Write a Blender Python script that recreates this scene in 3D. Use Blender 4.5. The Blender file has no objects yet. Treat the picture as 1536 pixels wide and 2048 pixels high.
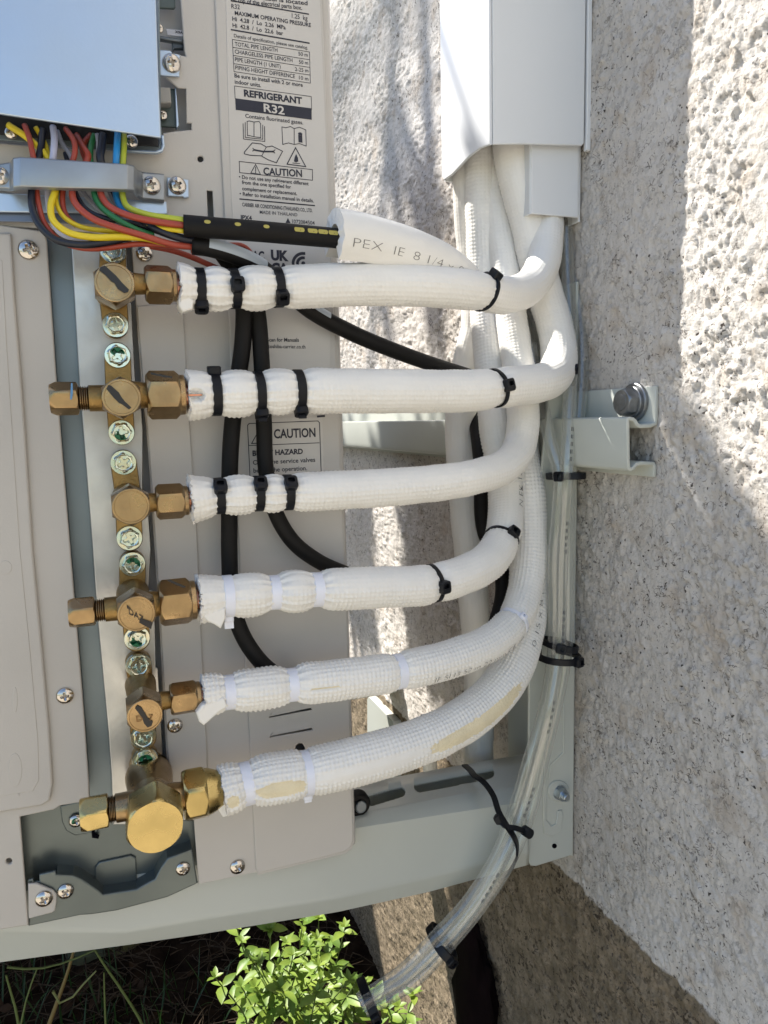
import bpy, math, random
import numpy as np
from mathutils import Vector, Matrix
random.seed(7); RNG = np.random.default_rng(11)
SC = bpy.context.scene; COL = SC.collection
R = math.radians
# ------------------------------------------------------------------ camera
F = 1450.0; CXP, CYP = 768.0, 1024.0            # photograph pixels
def nrm(v): v = np.array(v, float); return v / np.linalg.norm(v)
YC = nrm((-555, -173, F)); XC = np.array((3872, -279, F), float); XC = nrm(XC - YC * XC.dot(YC))
ZC = np.cross(XC, YC)
if ZC[1] > 0: ZC = -ZC
CAM = np.array((0.0, -0.445, 0.72)); WX = 0.334   # wall plane x
def ray(px, py):
    d = np.array(((px - CXP) / F, (py - CYP) / F, 1.0)); return np.array((d @ XC, d @ YC, d @ ZC))
def P(px, py, y=0.0):                            # point on the plane y = const
    r = ray(px, py); return CAM + r * ((y - CAM[1]) / r[1])
def Q(px, py, x=WX):                             # point on the plane x = const
    r = ray(px, py); return CAM + r * ((x - CAM[0]) / r[0])
GZ = -0.115                                     # ground level under the unit
def G(px, py, z=GZ):
    r = ray(px, py); return CAM + r * ((z - CAM[2]) / r[2])
cd = bpy.data.cameras.new('camera'); cam = bpy.data.objects.new('camera', cd); COL.objects.link(cam)
cd.sensor_fit = 'VERTICAL'; cd.sensor_height = 24.0; cd.lens = 24.0 * F / 2048.0
cd.clip_start = 0.01; cd.clip_end = 500
M = Matrix(((XC[0], -XC[1], -XC[2], CAM[0]), (YC[0], -YC[1], -YC[2], CAM[1]), (ZC[0], -ZC[1], -ZC[2], CAM[2]), (0, 0, 0, 1)))
cam.matrix_world = M; SC.camera = cam
# ------------------------------------------------------------------ light
SUN = nrm((-0.073, 0.088, 0.150))                # towards the sun
w = bpy.data.worlds.new('World'); SC.world = w; w.use_nodes = True
nt = w.node_tree; nt.nodes.clear()
sky = nt.nodes.new('ShaderNodeTexSky'); sky.sky_type = 'NISHITA'; sky.sun_disc = False
sky.sun_elevation = math.asin(SUN[2]); sky.sun_rotation = math.atan2(SUN[0], SUN[1])
bg = nt.nodes.new('ShaderNodeBackground'); bg.inputs[1].default_value = 0.11
wo = nt.nodes.new('ShaderNodeOutputWorld'); nt.links.new(sky.outputs[0], bg.inputs[0]); nt.links.new(bg.outputs[0], wo.inputs[0])
ld = bpy.data.lights.new('sun', 'SUN'); ld.energy = 5.0; ld.angle = R(0.5); ld.color = (1, 0.95, 0.87)
lo = bpy.data.objects.new('sun', ld); COL.objects.link(lo); lo.rotation_euler = Vector(SUN).to_track_quat('Z', 'Y').to_euler(); lo.location = (-2, 2, 4)
SC.view_settings.view_transform = 'Standard'; SC.view_settings.look = 'None'
SC.view_settings.exposure = 1.2; SC.view_settings.gamma = 1.0
# ------------------------------------------------------------------ materials
def s2l(c): return tuple(((v / 255) / 12.92 if v <= 10 else ((v / 255 + .055) / 1.055) ** 2.4) for v in c)
MATS = {}
def mat(name, col, rough=.5, metal=0., noise=0., nscale=60., bump=0., bscale=400., spec=.5, coat=0., col2=None, rvar=0., trans=0., sss=0.):
    if name in MATS: return MATS[name]
    m = bpy.data.materials.new(name); m.use_nodes = True; t = m.node_tree; b = t.nodes['Principled BSDF']
    b.inputs['Base Color'].default_value = (*col, 1); b.inputs['Roughness'].default_value = rough
    b.inputs['Metallic'].default_value = metal; b.inputs['Specular IOR Level'].default_value = spec
    b.inputs['Coat Weight'].default_value = coat; b.inputs['Coat Roughness'].default_value = .15
    if sss: b.inputs['Subsurface Weight'].default_value = sss; b.inputs['Subsurface Radius'].default_value = (.006, .005, .004)
    if noise or bump or col2 or rvar:
        tc = t.nodes.new('ShaderNodeTexCoord'); n = t.nodes.new('ShaderNodeTexNoise'); n.inputs['Scale'].default_value = nscale
        n.inputs['Detail'].default_value = 5; t.links.new(tc.outputs['Object'], n.inputs['Vector'])
        if noise or col2:
            mx = t.nodes.new('ShaderNodeMix'); mx.data_type = 'RGBA'
            rp = t.nodes.new('ShaderNodeMapRange'); rp.inputs[1].default_value = .35; rp.inputs[2].default_value = .65
            t.links.new(n.outputs['Fac'], rp.inputs[0]); t.links.new(rp.outputs[0], mx.inputs[0])
            c2 = col2 if col2 else tuple(v * (1 - noise) for v in col)
            mx.inputs[6].default_value = (*col, 1); mx.inputs[7].default_value = (*c2, 1)
            t.links.new(mx.outputs[2], b.inputs['Base Color'])
        if rvar:
            rr = t.nodes.new('ShaderNodeMapRange'); rr.inputs[1].default_value = .3; rr.inputs[2].default_value = .7
            rr.inputs[3].default_value = max(.05, rough - rvar); rr.inputs[4].default_value = min(1, rough + rvar)
            t.links.new(n.outputs['Fac'], rr.inputs[0]); t.links.new(rr.outputs[0], b.inputs['Roughness'])
        if bump:
            n2 = t.nodes.new('ShaderNodeTexNoise'); n2.inputs['Scale'].default_value = bscale; n2.inputs['Detail'].default_value = 3
            t.links.new(tc.outputs['Object'], n2.inputs['Vector'])
            bp = t.nodes.new('ShaderNodeBump'); bp.inputs['Strength'].default_value = bump; bp.inputs['Distance'].default_value = .001
            t.links.new(n2.outputs['Fac'], bp.inputs['Height']); t.links.new(bp.outputs[0], b.inputs['Normal'])
    MATS[name] = m; return m
PAINT = mat('beige_paint', (.54, .512, .475), .42, noise=.07, nscale=11, bump=.06, bscale=900)
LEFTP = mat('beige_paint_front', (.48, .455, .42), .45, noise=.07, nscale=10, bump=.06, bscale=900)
GALV = mat('galvanised_cover', (.52, .62, .74), .38, metal=.75, noise=.05, nscale=22, bump=.05, bscale=500, rvar=.05)
GALVB = mat('galvanised_side', (.20, .24, .26), .42, metal=.7, noise=.12, nscale=14, rvar=.06)
ALU = mat('mounting_plate_metal', (.62, .62, .60), .40, metal=.8, noise=.22, nscale=28, bump=.12, bscale=300, rvar=.1)
PAN = mat('base_pan_metal', (.15, .175, .17), .32, metal=.55, noise=.15, nscale=18, rvar=.08)
BRASS = mat('aged_brass', (.41, .285, .150), .31, metal=1, noise=.22, nscale=90, bump=.12, bscale=500, rvar=.08)
BRASSN = mat('bright_brass', (.56, .43, .18), .27, metal=1, noise=.12, nscale=70, bump=.08, bscale=400, rvar=.08)
BRASSB = mat('cast_brass', (.36, .235, .09), .45, metal=1, noise=.25, nscale=120, bump=.3, bscale=700)
COPPER = mat('copper', (.80, .36, .24), .3, metal=1)
BLACK = mat('black_plastic', (.004, .005, .008), .42, spec=.28, bump=.1, bscale=300)
RUBBER = mat('black_rubber', (.008, .0072, .007), .55, noise=.2, nscale=80, spec=.22)
DARK = mat('inside_shade', (.004, .004, .006), .9, spec=0.)  # near-black colour standing in for shade inside gaps, slots and holes
NYLON = mat('white_nylon', (.78, .80, .88), .32, sss=.15)
FOAM = mat('white_foam', (.83, .81, .765), .42, noise=.05, nscale=25, bump=.15, bscale=600, spec=.45)
FOAMIN = mat('foam_core', (.80, .71, .50), .8, noise=.12, nscale=80, bump=.6, bscale=700)
FOAMCUT = mat('foam_cut', (.84, .82, .80), .75, bump=.6, bscale=600)
ARM = mat('bracket_paint', (.50, .520, .475), .28, noise=.05, nscale=9, coat=.25)
CHROME = mat('screw_nickel', (.62, .58, .53), .17, metal=1)
ZINC = mat('screw_zinc', (.60, .72, .68), .2, metal=1, col2=(.72, .68, .52), nscale=200)
GREENM = mat('green_marker', (.0, .13, .05), .35)
INK = mat('label_ink', (.015, .016, .03), .5)
INKG = mat('grey_ink', (.10, .10, .10), .6)
MARK = mat('marker_ink', (.012, .010, .010), .35)
LABEL = mat('label_film', (.56, .535, .50), .3)
PVC = mat('white_pvc', (.70, .72, .74), .3, noise=.02, nscale=10)
BOLT = mat('anchor_bolt_metal', (.26, .27, .28), .4, metal=.8, noise=.3, nscale=150)
ZBOLT = mat('zinc_bolt', (.45, .50, .54), .3, metal=1)
WIREC = {'black': (.010, .012, .022), 'red': (.36, .055, .03), 'yellow': (.72, .55, .02), 'green': (.02, .16, .05), 'blue': (.02, .25, .60),
         'grey': (.30, .31, .36), 'lime': (.45, .50, .04), 'lavender': (.45, .47, .60)}
for k, c in WIREC.items(): mat('wire_' + k, c, .4)
# ------------------------------------------------------------------ object helpers
def tag(o, label=None, cat=None, group=None, kind=None):
    if label: o['label'] = label
    if cat: o['category'] = cat
    if group: o['group'] = group
    if kind: o['kind'] = kind
    return o
ORG = {}
def thing(name, label, cat, loc, group=None):
    o = bpy.data.objects.new(name, None); o.empty_display_size = .02; COL.objects.link(o); o.location = tuple(loc)
    ORG[o.name] = np.array(loc, float); return tag(o, label, cat, group)
def link(name, me, mats, parent=None, smooth=None, origin=None):
    if not isinstance(mats, (list, tuple)): mats = [mats]
    for m in mats: me.materials.append(m)
    if smooth is not None:
        me.polygons.foreach_set('use_smooth', [True] * len(me.polygons))
        if smooth < 180: me.set_sharp_from_angle(angle=R(smooth))
    o = bpy.data.objects.new(name, me); COL.objects.link(o)
    if parent is not None:
        og = ORG[parent.name]; me.transform(Matrix.Translation(-Vector(og))); o.parent = parent; ORG[o.name] = og
    else:
        if origin is None:
            co = np.empty(len(me.vertices) * 3); me.vertices.foreach_get('co', co); co = co.reshape(-1, 3)
            origin = np.array((co[:, 0].mean(), co[:, 1].mean(), co[:, 2].min()))
        me.transform(Matrix.Translation(-Vector(origin))); o.location = tuple(origin); ORG[o.name] = np.array(origin, float)
    me.update(); return o
def mk(name, V, Fc, idx=None):
    me = bpy.data.meshes.new(name); V = np.asarray(V, float)
    me.from_pydata(V.tolist(), [], [tuple(int(i) for i in f) for f in Fc])
    if idx is not None: me.polygons.foreach_set('material_index', np.asarray(idx, dtype=np.int32))
    return me
def gridmesh(name, V, nu, nv, wrapv=False, idx=None):         # V[nu*nv,3], quads
    i = np.arange(nu - 1)[:, None]; j = np.arange(nv if wrapv else nv - 1)[None, :]; j2 = (j + 1) % nv
    a = i * nv + j; b = i * nv + j2; c = (i + 1) * nv + j2; d = (i + 1) * nv + j
    q = np.stack((a, d, c, b), -1).reshape(-1, 4).astype(np.int32)
    me = bpy.data.meshes.new(name); me.vertices.add(len(V)); me.vertices.foreach_set('co', np.asarray(V, np.float32).ravel())
    me.loops.add(q.size); me.loops.foreach_set('vertex_index', q.ravel()); me.polygons.add(len(q))
    me.polygons.foreach_set('loop_start', np.arange(0, q.size, 4, dtype=np.int32)); me.polygons.foreach_set('loop_total', np.full(len(q), 4, np.int32))
    if idx is not None: me.polygons.foreach_set('material_index', np.asarray(idx, np.int32).ravel())
    me.update(calc_edges=True); me.validate(); return me
def cur2mesh(cu):
    o = bpy.data.objects.new('tmp', cu); COL.objects.link(o); dg = bpy.context.evaluated_depsgraph_get(); dg.update()
    me = bpy.data.meshes.new_from_object(o.evaluated_get(dg)); me = me.copy() if me.users else me
    bpy.data.objects.remove(o); bpy.data.curves.remove(cu); me.materials.clear(); return me
def plate_mesh(polys, thick, bev, plane='y', at=0.0):
    """polys: lists of 3-D points (outer first, then holes) lying on the plane; body goes from at to at+thick (away from viewer for y)."""
    cu = bpy.data.curves.new('tmp', 'CURVE'); cu.dimensions = '2D'; cu.fill_mode = 'BOTH'
    for pl in polys:
        s = cu.splines.new('POLY'); s.points.add(len(pl) - 1); s.use_cyclic_u = True
        for k, p in enumerate(pl): s.points[k].co = ((p[0], p[2], 0, 1) if plane == 'y' else (p[1], p[2], 0, 1))
    b = min(bev, thick * .48); cu.bevel_depth = b; cu.bevel_resolution = 2; cu.offset = -b; cu.extrude = max(thick / 2 - b, 0)
    me = cur2mesh(cu); n = len(me.vertices); co = np.empty(n * 3); me.vertices.foreach_get('co', co); co = co.reshape(-1, 3)
    if plane == 'y': nc = np.stack((co[:, 0], at + thick / 2 - co[:, 2], co[:, 1]), 1)
    else: nc = np.stack((at + thick / 2 + co[:, 2], co[:, 0], co[:, 1]), 1)
    me.vertices.foreach_set('co', nc.ravel()); me.update(); return me
def plate(name, px, y, thick, m, parent, bev=.0006, holes=(), smooth=35):
    me = plate_mesh([[P(a, b, y) for a, b in px]] + [[P(a, b, y) for a, b in h] for h in holes], thick, bev, 'y', y)
    return link(name, me, m, parent, smooth)
def plateX(name, pts, x, thick, m, parent, bev=.0006, holes=()):
    me = plate_mesh([pts] + list(holes), thick, bev, 'x', x); return link(name, me, m, parent, 35)
def circ(px, py, r, n=20): return [(px + r * math.cos(a * 2 * math.pi / n), py + r * math.sin(a * 2 * math.pi / n)) for a in range(n)]
def box_data(x0, x1, y0, y1, z0, z1):
    V = [(x, y, z) for x in (x0, x1) for y in (y0, y1) for z in (z0, z1)]
    return V, [(0, 1, 3, 2), (4, 6, 7, 5), (0, 4, 5, 1), (2, 3, 7, 6), (0, 2, 6, 4), (1, 5, 7, 3)]
def bevmod(o, wd, seg=3):
    md = o.modifiers.new('bevel', 'BEVEL'); md.width = wd; md.segments = seg; md.limit_method = 'ANGLE'; return o
class MB:
    def __init__(s): s.V = []; s.F = []; s.I = []
    def add(s, V, Fc, i=0):
        n = len(s.V); s.V += [tuple(map(float, v)) for v in V]; s.F += [tuple(n + k for k in f) for f in Fc]; s.I += [i] * len(Fc)
    def done(s, name, mats, parent=None, smooth=None): return link(name, mk(name, s.V, s.F, s.I), mats, parent, smooth)
# ------------------------------------------------------------------ sweeps
def frames(pts, step=.003):
    pts = np.array(pts, float); n = len(pts)
    ext = np.vstack((2 * pts[0] - pts[1], pts, 2 * pts[-1] - pts[-2])); out = []
    for i in range(n - 1):
        p0, p1, p2, p3 = ext[i:i + 4]; L = np.linalg.norm(p2 - p1); k = max(4, int(L / .002))
        d01 = max(np.linalg.norm(p1 - p0), 1e-6) ** .5; d12 = max(L, 1e-6) ** .5; d23 = max(np.linalg.norm(p3 - p2), 1e-6) ** .5
        m1 = (p2 - p1) + d12 * ((p1 - p0) / d01 / 1 - (p2 - p0) / (d01 + d12)) if True else 0
        m1 = d12 * ((p1 - p0) / d01 - (p2 - p0) / (d01 + d12)) + (p2 - p1)
        m2 = d12 * (-(p3 - p1) / (d12 + d23) + (p3 - p2) / d23) + (p2 - p1)
        t = np.linspace(0, 1, k, endpoint=False)[:, None]
        out.append((2 * t**3 - 3 * t**2 + 1) * p1 + (t**3 - 2 * t**2 + t) * m1 + (-2 * t**3 + 3 * t**2) * p2 + (t**3 - t**2) * m2)
    C = np.vstack(out + [pts[-1:]]); s = np.concatenate(([0], np.cumsum(np.linalg.norm(np.diff(C, axis=0), axis=1))))
    N = max(3, int(s[-1] / step) + 1); S = np.linspace(0, s[-1], N); C = np.stack([np.interp(S, s, C[:, k]) for k in range(3)], 1)
    T = np.gradient(C, axis=0); T /= np.linalg.norm(T, axis=1)[:, None]
    A = np.zeros_like(T); v = np.array((0, -1.0, 0)) if abs(T[0][1]) < .9 else np.array((0, 0, 1.0)); v -= T[0] * v.dot(T[0]); v /= np.linalg.norm(v)
    for i in range(N): v = v - T[i] * v.dot(T[i]); v /= np.linalg.norm(v); A[i] = v
    B = np.cross(A, T); return S, C, T, A, B
class Sweep:
    def __init__(s, pts, step=.003): s.S, s.C, s.T, s.A, s.B = frames(pts, step); s.L = s.S[-1]
    def at(s, q):
        q = np.asarray(q, float); return [np.stack([np.interp(q, s.S, arr[:, k]) for k in range(3)], -1) for arr in (s.C, s.T, s.A, s.B)]
    def s_at_px(s, px, py=None):
        d = s.C - CAM; cx = CXP + F * (d @ np.array((XC[0], YC[0], ZC[0]))) / (d @ np.array((XC[2], YC[2], ZC[2])))
        cy = CYP + F * (d @ np.array((XC[1], YC[1], ZC[1]))) / (d @ np.array((XC[2], YC[2], ZC[2])))
        e = np.abs(cx - px) + (0 if py is None else np.abs(cy - py)); return s.S[int(np.argmin(e))]
def tube(name, pts, r, m, parent=None, n=14, step=.003, caps=True, smooth=180, mask=None):
    sw = pts if isinstance(pts, Sweep) else Sweep(pts, step); th = np.linspace(0, 2 * np.pi, n, endpoint=False)
    rr = np.array([r(q) if callable(r) else r for q in sw.S])
    V = sw.C[:, None, :] + rr[:, None, None] * (np.cos(th)[None, :, None] * sw.A[:, None, :] + np.sin(th)[None, :, None] * sw.B[:, None, :])
    nu = len(sw.S); V = V.reshape(-1, 3); Fc = []; idx = []
    for i in range(nu - 1):
        for j in range(n):
            k = (j + 1) % n; Fc.append((i * n + j, i * n + k, (i + 1) * n + k, (i + 1) * n + j))
            idx.append(mask(sw.S[i], th[j]) if mask else 0)
    if caps: Fc += [tuple(range(n))[::-1], tuple((nu - 1) * n + j for j in range(n))]; idx += [0, 0]
    return link(name, mk(name, V, Fc, idx), m, parent, smooth)
# hex / round prisms: radius limits over the axis
def basis(d, up=(0, 0, 1)):
    d = nrm(d); u = np.array(up, float); u = u - d * u.dot(d); u /= np.linalg.norm(u); return d, u, np.cross(d, u)
def prism_data(c, d, prof, hexR=None, rot=0., n=72, up=(0, 0, 1)):
    """prof: [(s, r)] along axis; with hexR the radius is min(hexagon, r)."""
    d, u, v = basis(d, up); c = np.array(c, float); th = np.linspace(0, 2 * np.pi, n, endpoint=False)
    if hexR: a = (th + rot) % (np.pi / 3) - np.pi / 6; hr = hexR * math.cos(math.pi / 6) / np.cos(a)
    V = [c + d * prof[0][0]]
    for s, r in prof:
        q = np.minimum(hr, r) if hexR else np.full(n, r)
        V += list(c + d * s + q[:, None] * (np.cos(th)[:, None] * u + np.sin(th)[:, None] * v))
    V.append(c + d * prof[-1][0]); Fc = []; K = len(prof)
    for j in range(n):
        k = (j + 1) % n; Fc.append((0, 1 + k, 1 + j))
        for i in range(K - 1): Fc.append((1 + i * n + j, 1 + i * n + k, 1 + (i + 1) * n + k, 1 + (i + 1) * n + j))
        Fc.append((1 + (K - 1) * n + j, 1 + (K - 1) * n + k, len(V) - 1))
    return V, Fc
def hexprof(L, R_, c0=1., c1=1.):
    """chamfered nut profile; c0,c1 chamfer face radius factors at both ends"""
    p = []; rf0 = R_ * .866 * .97; k = 1.0
    d = (R_ - rf0) / k
    for t in (0, .2, .4, .6, .8, 1.): p.append((t * d * c0, rf0 + t * (R_ - rf0)) if c0 else (0 + t * 1e-5, R_))
    for t in (1., .8, .6, .4, .2, 0): p.append((L - t * d * c1, rf0 + t * (R_ - rf0)) if c1 else (L - t * 1e-5, R_))
    return p
def screw_mesh(kind):
    """unit screw head, radius 1, facing +Z of local; pan or hexflange, cross recess"""
    nr, na = 22, 56; V = []; I = []
    th = np.linspace(0, 2 * np.pi, na, endpoint=False); hexr = .80 * math.cos(math.pi / 6) / np.cos(th % (math.pi / 3) - math.pi / 6)
    for i in range(nr + 1):
        q = i / nr
        for j in range(na):
            if kind == 'pan':
                r = q; z = .52 * math.sqrt(max(0, 1 - (r * .98) ** 2)) ; z = z if q < 1 else -.05
            else:
                hr = hexr[j]; r = q
                z = .55 if r < hr * .93 else (.55 - (r - hr * .93) / (hr * .07) * .4 if r < hr else (.15 if r < .97 else 0))
                if .28 < r < .62 * 1.0: z -= .05
            x, y = r * math.cos(th[j]), r * math.sin(th[j])
            for (a, b) in ((x, y), (y, x)):
                if abs(a) < .5 and abs(b) < .15 * (1.15 - abs(a)): z = min(z, .5 - .5 * (1 - abs(a) / .62)) if kind == 'pan' else min(z, .15)
            V.append((x, y, z))
    Fc = [(i * na + j, (i + 1) * na + j, (i + 1) * na + (j + 1) % na, i * na + (j + 1) % na) for i in range(nr) for j in range(na)]
    return V, Fc
SCR = {}
def screw(px, py, y, rpx, parent, kind='pan', ang=0., green=None, tilt=(0, 0), name='screw', label=None):
    c = P(px, py, y); ax = (c - CAM); dist = ax @ np.array((XC[2], YC[2], ZC[2])); r = rpx * dist / F
    V, Fc = screw_mesh(kind); V = np.array(V); a = R(ang); Rm = np.array(((math.cos(a), -math.sin(a), 0), (math.sin(a), math.cos(a), 0), (0, 0, 1)))
    V = V @ Rm.T; idx = None
    if green is not None:
        cen = np.array([V[list(f)].mean(0) for f in Fc]); ga = R(green)
        idx = [(1 if (.16 < np.hypot(x, y) < .60 and math.cos(math.atan2(y, x) - ga) > .25 + .35 * math.sin(9 * x + 5 * y)) else 0) for x, y, z in cen]
    W = c + r * (V[:, :1] * np.array((1, 0, 0)) + V[:, 1:2] * np.array((0, 0, 1)) + V[:, 2:3] * np.array((0, -1, 0)))
    return_o = link(name, mk(name, W, [f[::-1] for f in Fc], idx), [CHROME if kind == 'pan' else ZINC, GREENM], parent, 50)
    if label: return_o['label'] = label
    return return_o
# ------------------------------------------------------------------ lettering
def text_verts(s, bold=0., space=1.):
    cu = bpy.data.curves.new('t', 'FONT'); cu.body = s; cu.size = 1; cu.offset = bold; cu.space_character = space; cu.resolution_u = 3; cu.fill_mode = 'FRONT'
    me = cur2mesh(cu); V = np.array([v.co[:] for v in me.vertices]); Fc = [tuple(p.vertices) for p in me.polygons]; bpy.data.meshes.remove(me); return V, Fc
def put_text(mb, s, a, b, cap, y, bold=0., mi=0):
    bold += .008
    """baseline from pixel a to pixel b on plane y, cap height in pixels"""
    V, Fc = text_verts(s, bold)
    if not len(V): return
    A, B = P(*a, y), P(*b, y); dist = (A - CAM) @ np.array((XC[2], YC[2], ZC[2])); sc = cap * dist / F / .71
    u = (V[:, 0] - V[:, 0].min()) / max(1e-6, V[:, 0].max() - V[:, 0].min())
    W = A + (B - A) * u[:, None] + np.array((0, 0, 1)) * (V[:, 1:2] * sc); mb.add(W, Fc, mi)
def put_line(mb, a, b, wpx, y, mi=0):
    A, B = P(*a, y), P(*b, y); d = (A - CAM) @ np.array((XC[2], YC[2], ZC[2])); t = nrm(B - A); n = np.array((-t[2], 0, t[0])) * (wpx * d / F / 2); e = t * (wpx * d / F / 2)
    mb.add([A - e - n, B + e - n, B + e + n, A - e + n], [(0, 1, 2, 3)], mi)
def put_poly(mb, pts, wpx, y, closed=False, mi=0):
    for i in range(len(pts) - (0 if closed else 1)): put_line(mb, pts[i], pts[(i + 1) % len(pts)], wpx, y - 1e-6 * i, mi)
def put_fill(mb, pts, y, mi=0): mb.add([P(*p, y) for p in pts], [tuple(range(len(pts)))], mi)
# ------------------------------------------------------------------ noise
_perm = RNG.permutation(256); _gr = np.array([(math.cos(a), math.sin(a)) for a in np.linspace(0, 2 * np.pi, 16, endpoint=False)])
def perlin(x, y):
    xi = np.floor(x).astype(int); yi = np.floor(y).astype(int); xf = x - xi; yf = y - yi
    def g(ix, iy, dx, dy): h = _perm[(_perm[ix & 255] + iy) & 255] & 15; return _gr[h, 0] * dx + _gr[h, 1] * dy
    u = xf**3 * (xf * (xf * 6 - 15) + 10); v = yf**3 * (yf * (yf * 6 - 15) + 10)
    a = g(xi, yi, xf, yf); b = g(xi + 1, yi, xf - 1, yf); c = g(xi, yi + 1, xf, yf - 1); d = g(xi + 1, yi + 1, xf - 1, yf - 1)
    return (a + (b - a) * u) + ((c + (d - c) * u) - (a + (b - a) * u)) * v
def sstep(a, b, x): t = np.clip((x - a) / (b - a), 0, 1); return t * t * (3 - 2 * t)
# ================================================================== SETTING
def wall_material():
    m = bpy.data.materials.new('rough_stucco'); m.use_nodes = True; t = m.node_tree; b = t.nodes['Principled BSDF']; N = t.nodes.new; Lk = t.links.new
    b.inputs['Roughness'].default_value = .85; b.inputs['Specular IOR Level'].default_value = .2
    g = N('ShaderNodeNewGeometry'); sx = N('ShaderNodeSeparateXYZ'); Lk(g.outputs['Position'], sx.inputs[0])
    def noise(sc, det=4, rough=.6, dist=0.):
        n = N('ShaderNodeTexNoise'); n.inputs['Scale'].default_value = sc; n.inputs['Detail'].default_value = det; n.inputs['Roughness'].default_value = rough
        n.inputs['Distortion'].default_value = dist; Lk(g.outputs['Position'], n.inputs['Vector']); return n.outputs['Fac']
    def mr(v, a, c, lo=0., hi=1.):
        r = N('ShaderNodeMapRange'); r.inputs[1].default_value = a; r.inputs[2].default_value = c; r.inputs[3].default_value = lo; r.inputs[4].default_value = hi; Lk(v, r.inputs[0]); return r.outputs[0]
    def mix(f, a, c):
        x = N('ShaderNodeMix'); x.data_type = 'RGBA'; Lk(f, x.inputs[0])
        for k, vv in ((6, a), (7, c)):
            if isinstance(vv, tuple): x.inputs[k].default_value = (*vv, 1)
            else: Lk(vv, x.inputs[k])
        return x.outputs[2]
    def mul(a, c):
        x = N('ShaderNodeMath'); x.operation = 'MULTIPLY'; Lk(a, x.inputs[0])
        if isinstance(c, float): x.inputs[1].default_value = c
        else: Lk(c, x.inputs[1])
        return x.outputs[0]
    white = mix(mr(noise(7), .35, .65), (.62, .585, .545), (.52, .485, .445))
    white = mix(mul(mr(noise(38, 3), .54, .68), .4), white, (.40, .31, .22))          # tan stains
    bare = mix(mr(noise(55, 5, .7), .40, .60), (.27, .215, .150), (.17, .135, .090))
    mz = N('ShaderNodeMath'); mz.operation = 'ADD'; Lk(sx.outputs[2], mz.inputs[0]); Lk(mr(noise(45, 3), 0, 1, -.006, .006), mz.inputs[1])
    col = mix(mr(mz.outputs[0], PZ - .001, PZ + .001), bare, white)
    # short worm-like dark specks: thin iso-lines of a stretched noise, broken up by another one
    n1 = noise(190, 2, .5, .6)
    ab = N('ShaderNodeMath'); ab.operation = 'SUBTRACT'; Lk(n1, ab.inputs[0]); ab.inputs[1].default_value = .5
    ab2 = N('ShaderNodeMath'); ab2.operation = 'ABSOLUTE'; Lk(ab.outputs[0], ab2.inputs[0])
    line = mr(ab2.outputs[0], .012, .035, 1, 0); gate = mr(noise(130, 2), .50, .57)
    spk = mul(mul(line, gate), mr(noise(22, 3), .38, .58, .25, 1.))
    col = mix(mul(spk, .8), col, (.085, .07, .06))
    pit = mul(mr(noise(330, 1), .66, .72), mr(noise(16, 2), .38, .58, .1, 1.))
    col = mix(pit, col, (.06, .05, .045))
    pz = mr(mz.outputs[0], PZ - .001, PZ + .001, .95, .30)
    blot = mul(mul(mr(noise(230, 3, .6), .545, .60), mr(noise(28, 3), .36, .60, .25, 1.)), pz)
    col = mix(blot, col, (.055, .042, .03))
    Lk(col, b.inputs['Base Color'])
    bp = N('ShaderNodeBump'); bp.inputs['Strength'].default_value = .9; bp.inputs['Distance'].default_value = .0014
    Lk(noise(460, 5, .7), bp.inputs['Height']); Lk(bp.outputs[0], b.inputs['Normal'])
    return m
PZ = float(Q(1270, 1882)[2])
STUCCO = wall_material()
def worley(x, y, sd=0):
    xi = np.floor(x).astype(int); yi = np.floor(y).astype(int); best = np.full(x.shape, 9.); second = np.full(x.shape, 9.); hh = np.zeros(x.shape)
    for dx in (-1, 0, 1):
        for dy in (-1, 0, 1):
            a = xi + dx; b = yi + dy; h1 = _perm[(_perm[(a + sd) & 255] + b) & 255]; h2 = _perm[(h1 + 57) & 255]; h3 = _perm[(h2 + 91) & 255]
            d = np.hypot(a + .1 + .8 * h1 / 255 - x, b + .1 + .8 * h2 / 255 - y); m = d < best; second = np.where(m, best, np.minimum(second, d)); best = np.where(m, d, best); hh = np.where(m, h3 / 255, hh)
    return best, second, hh
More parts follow.
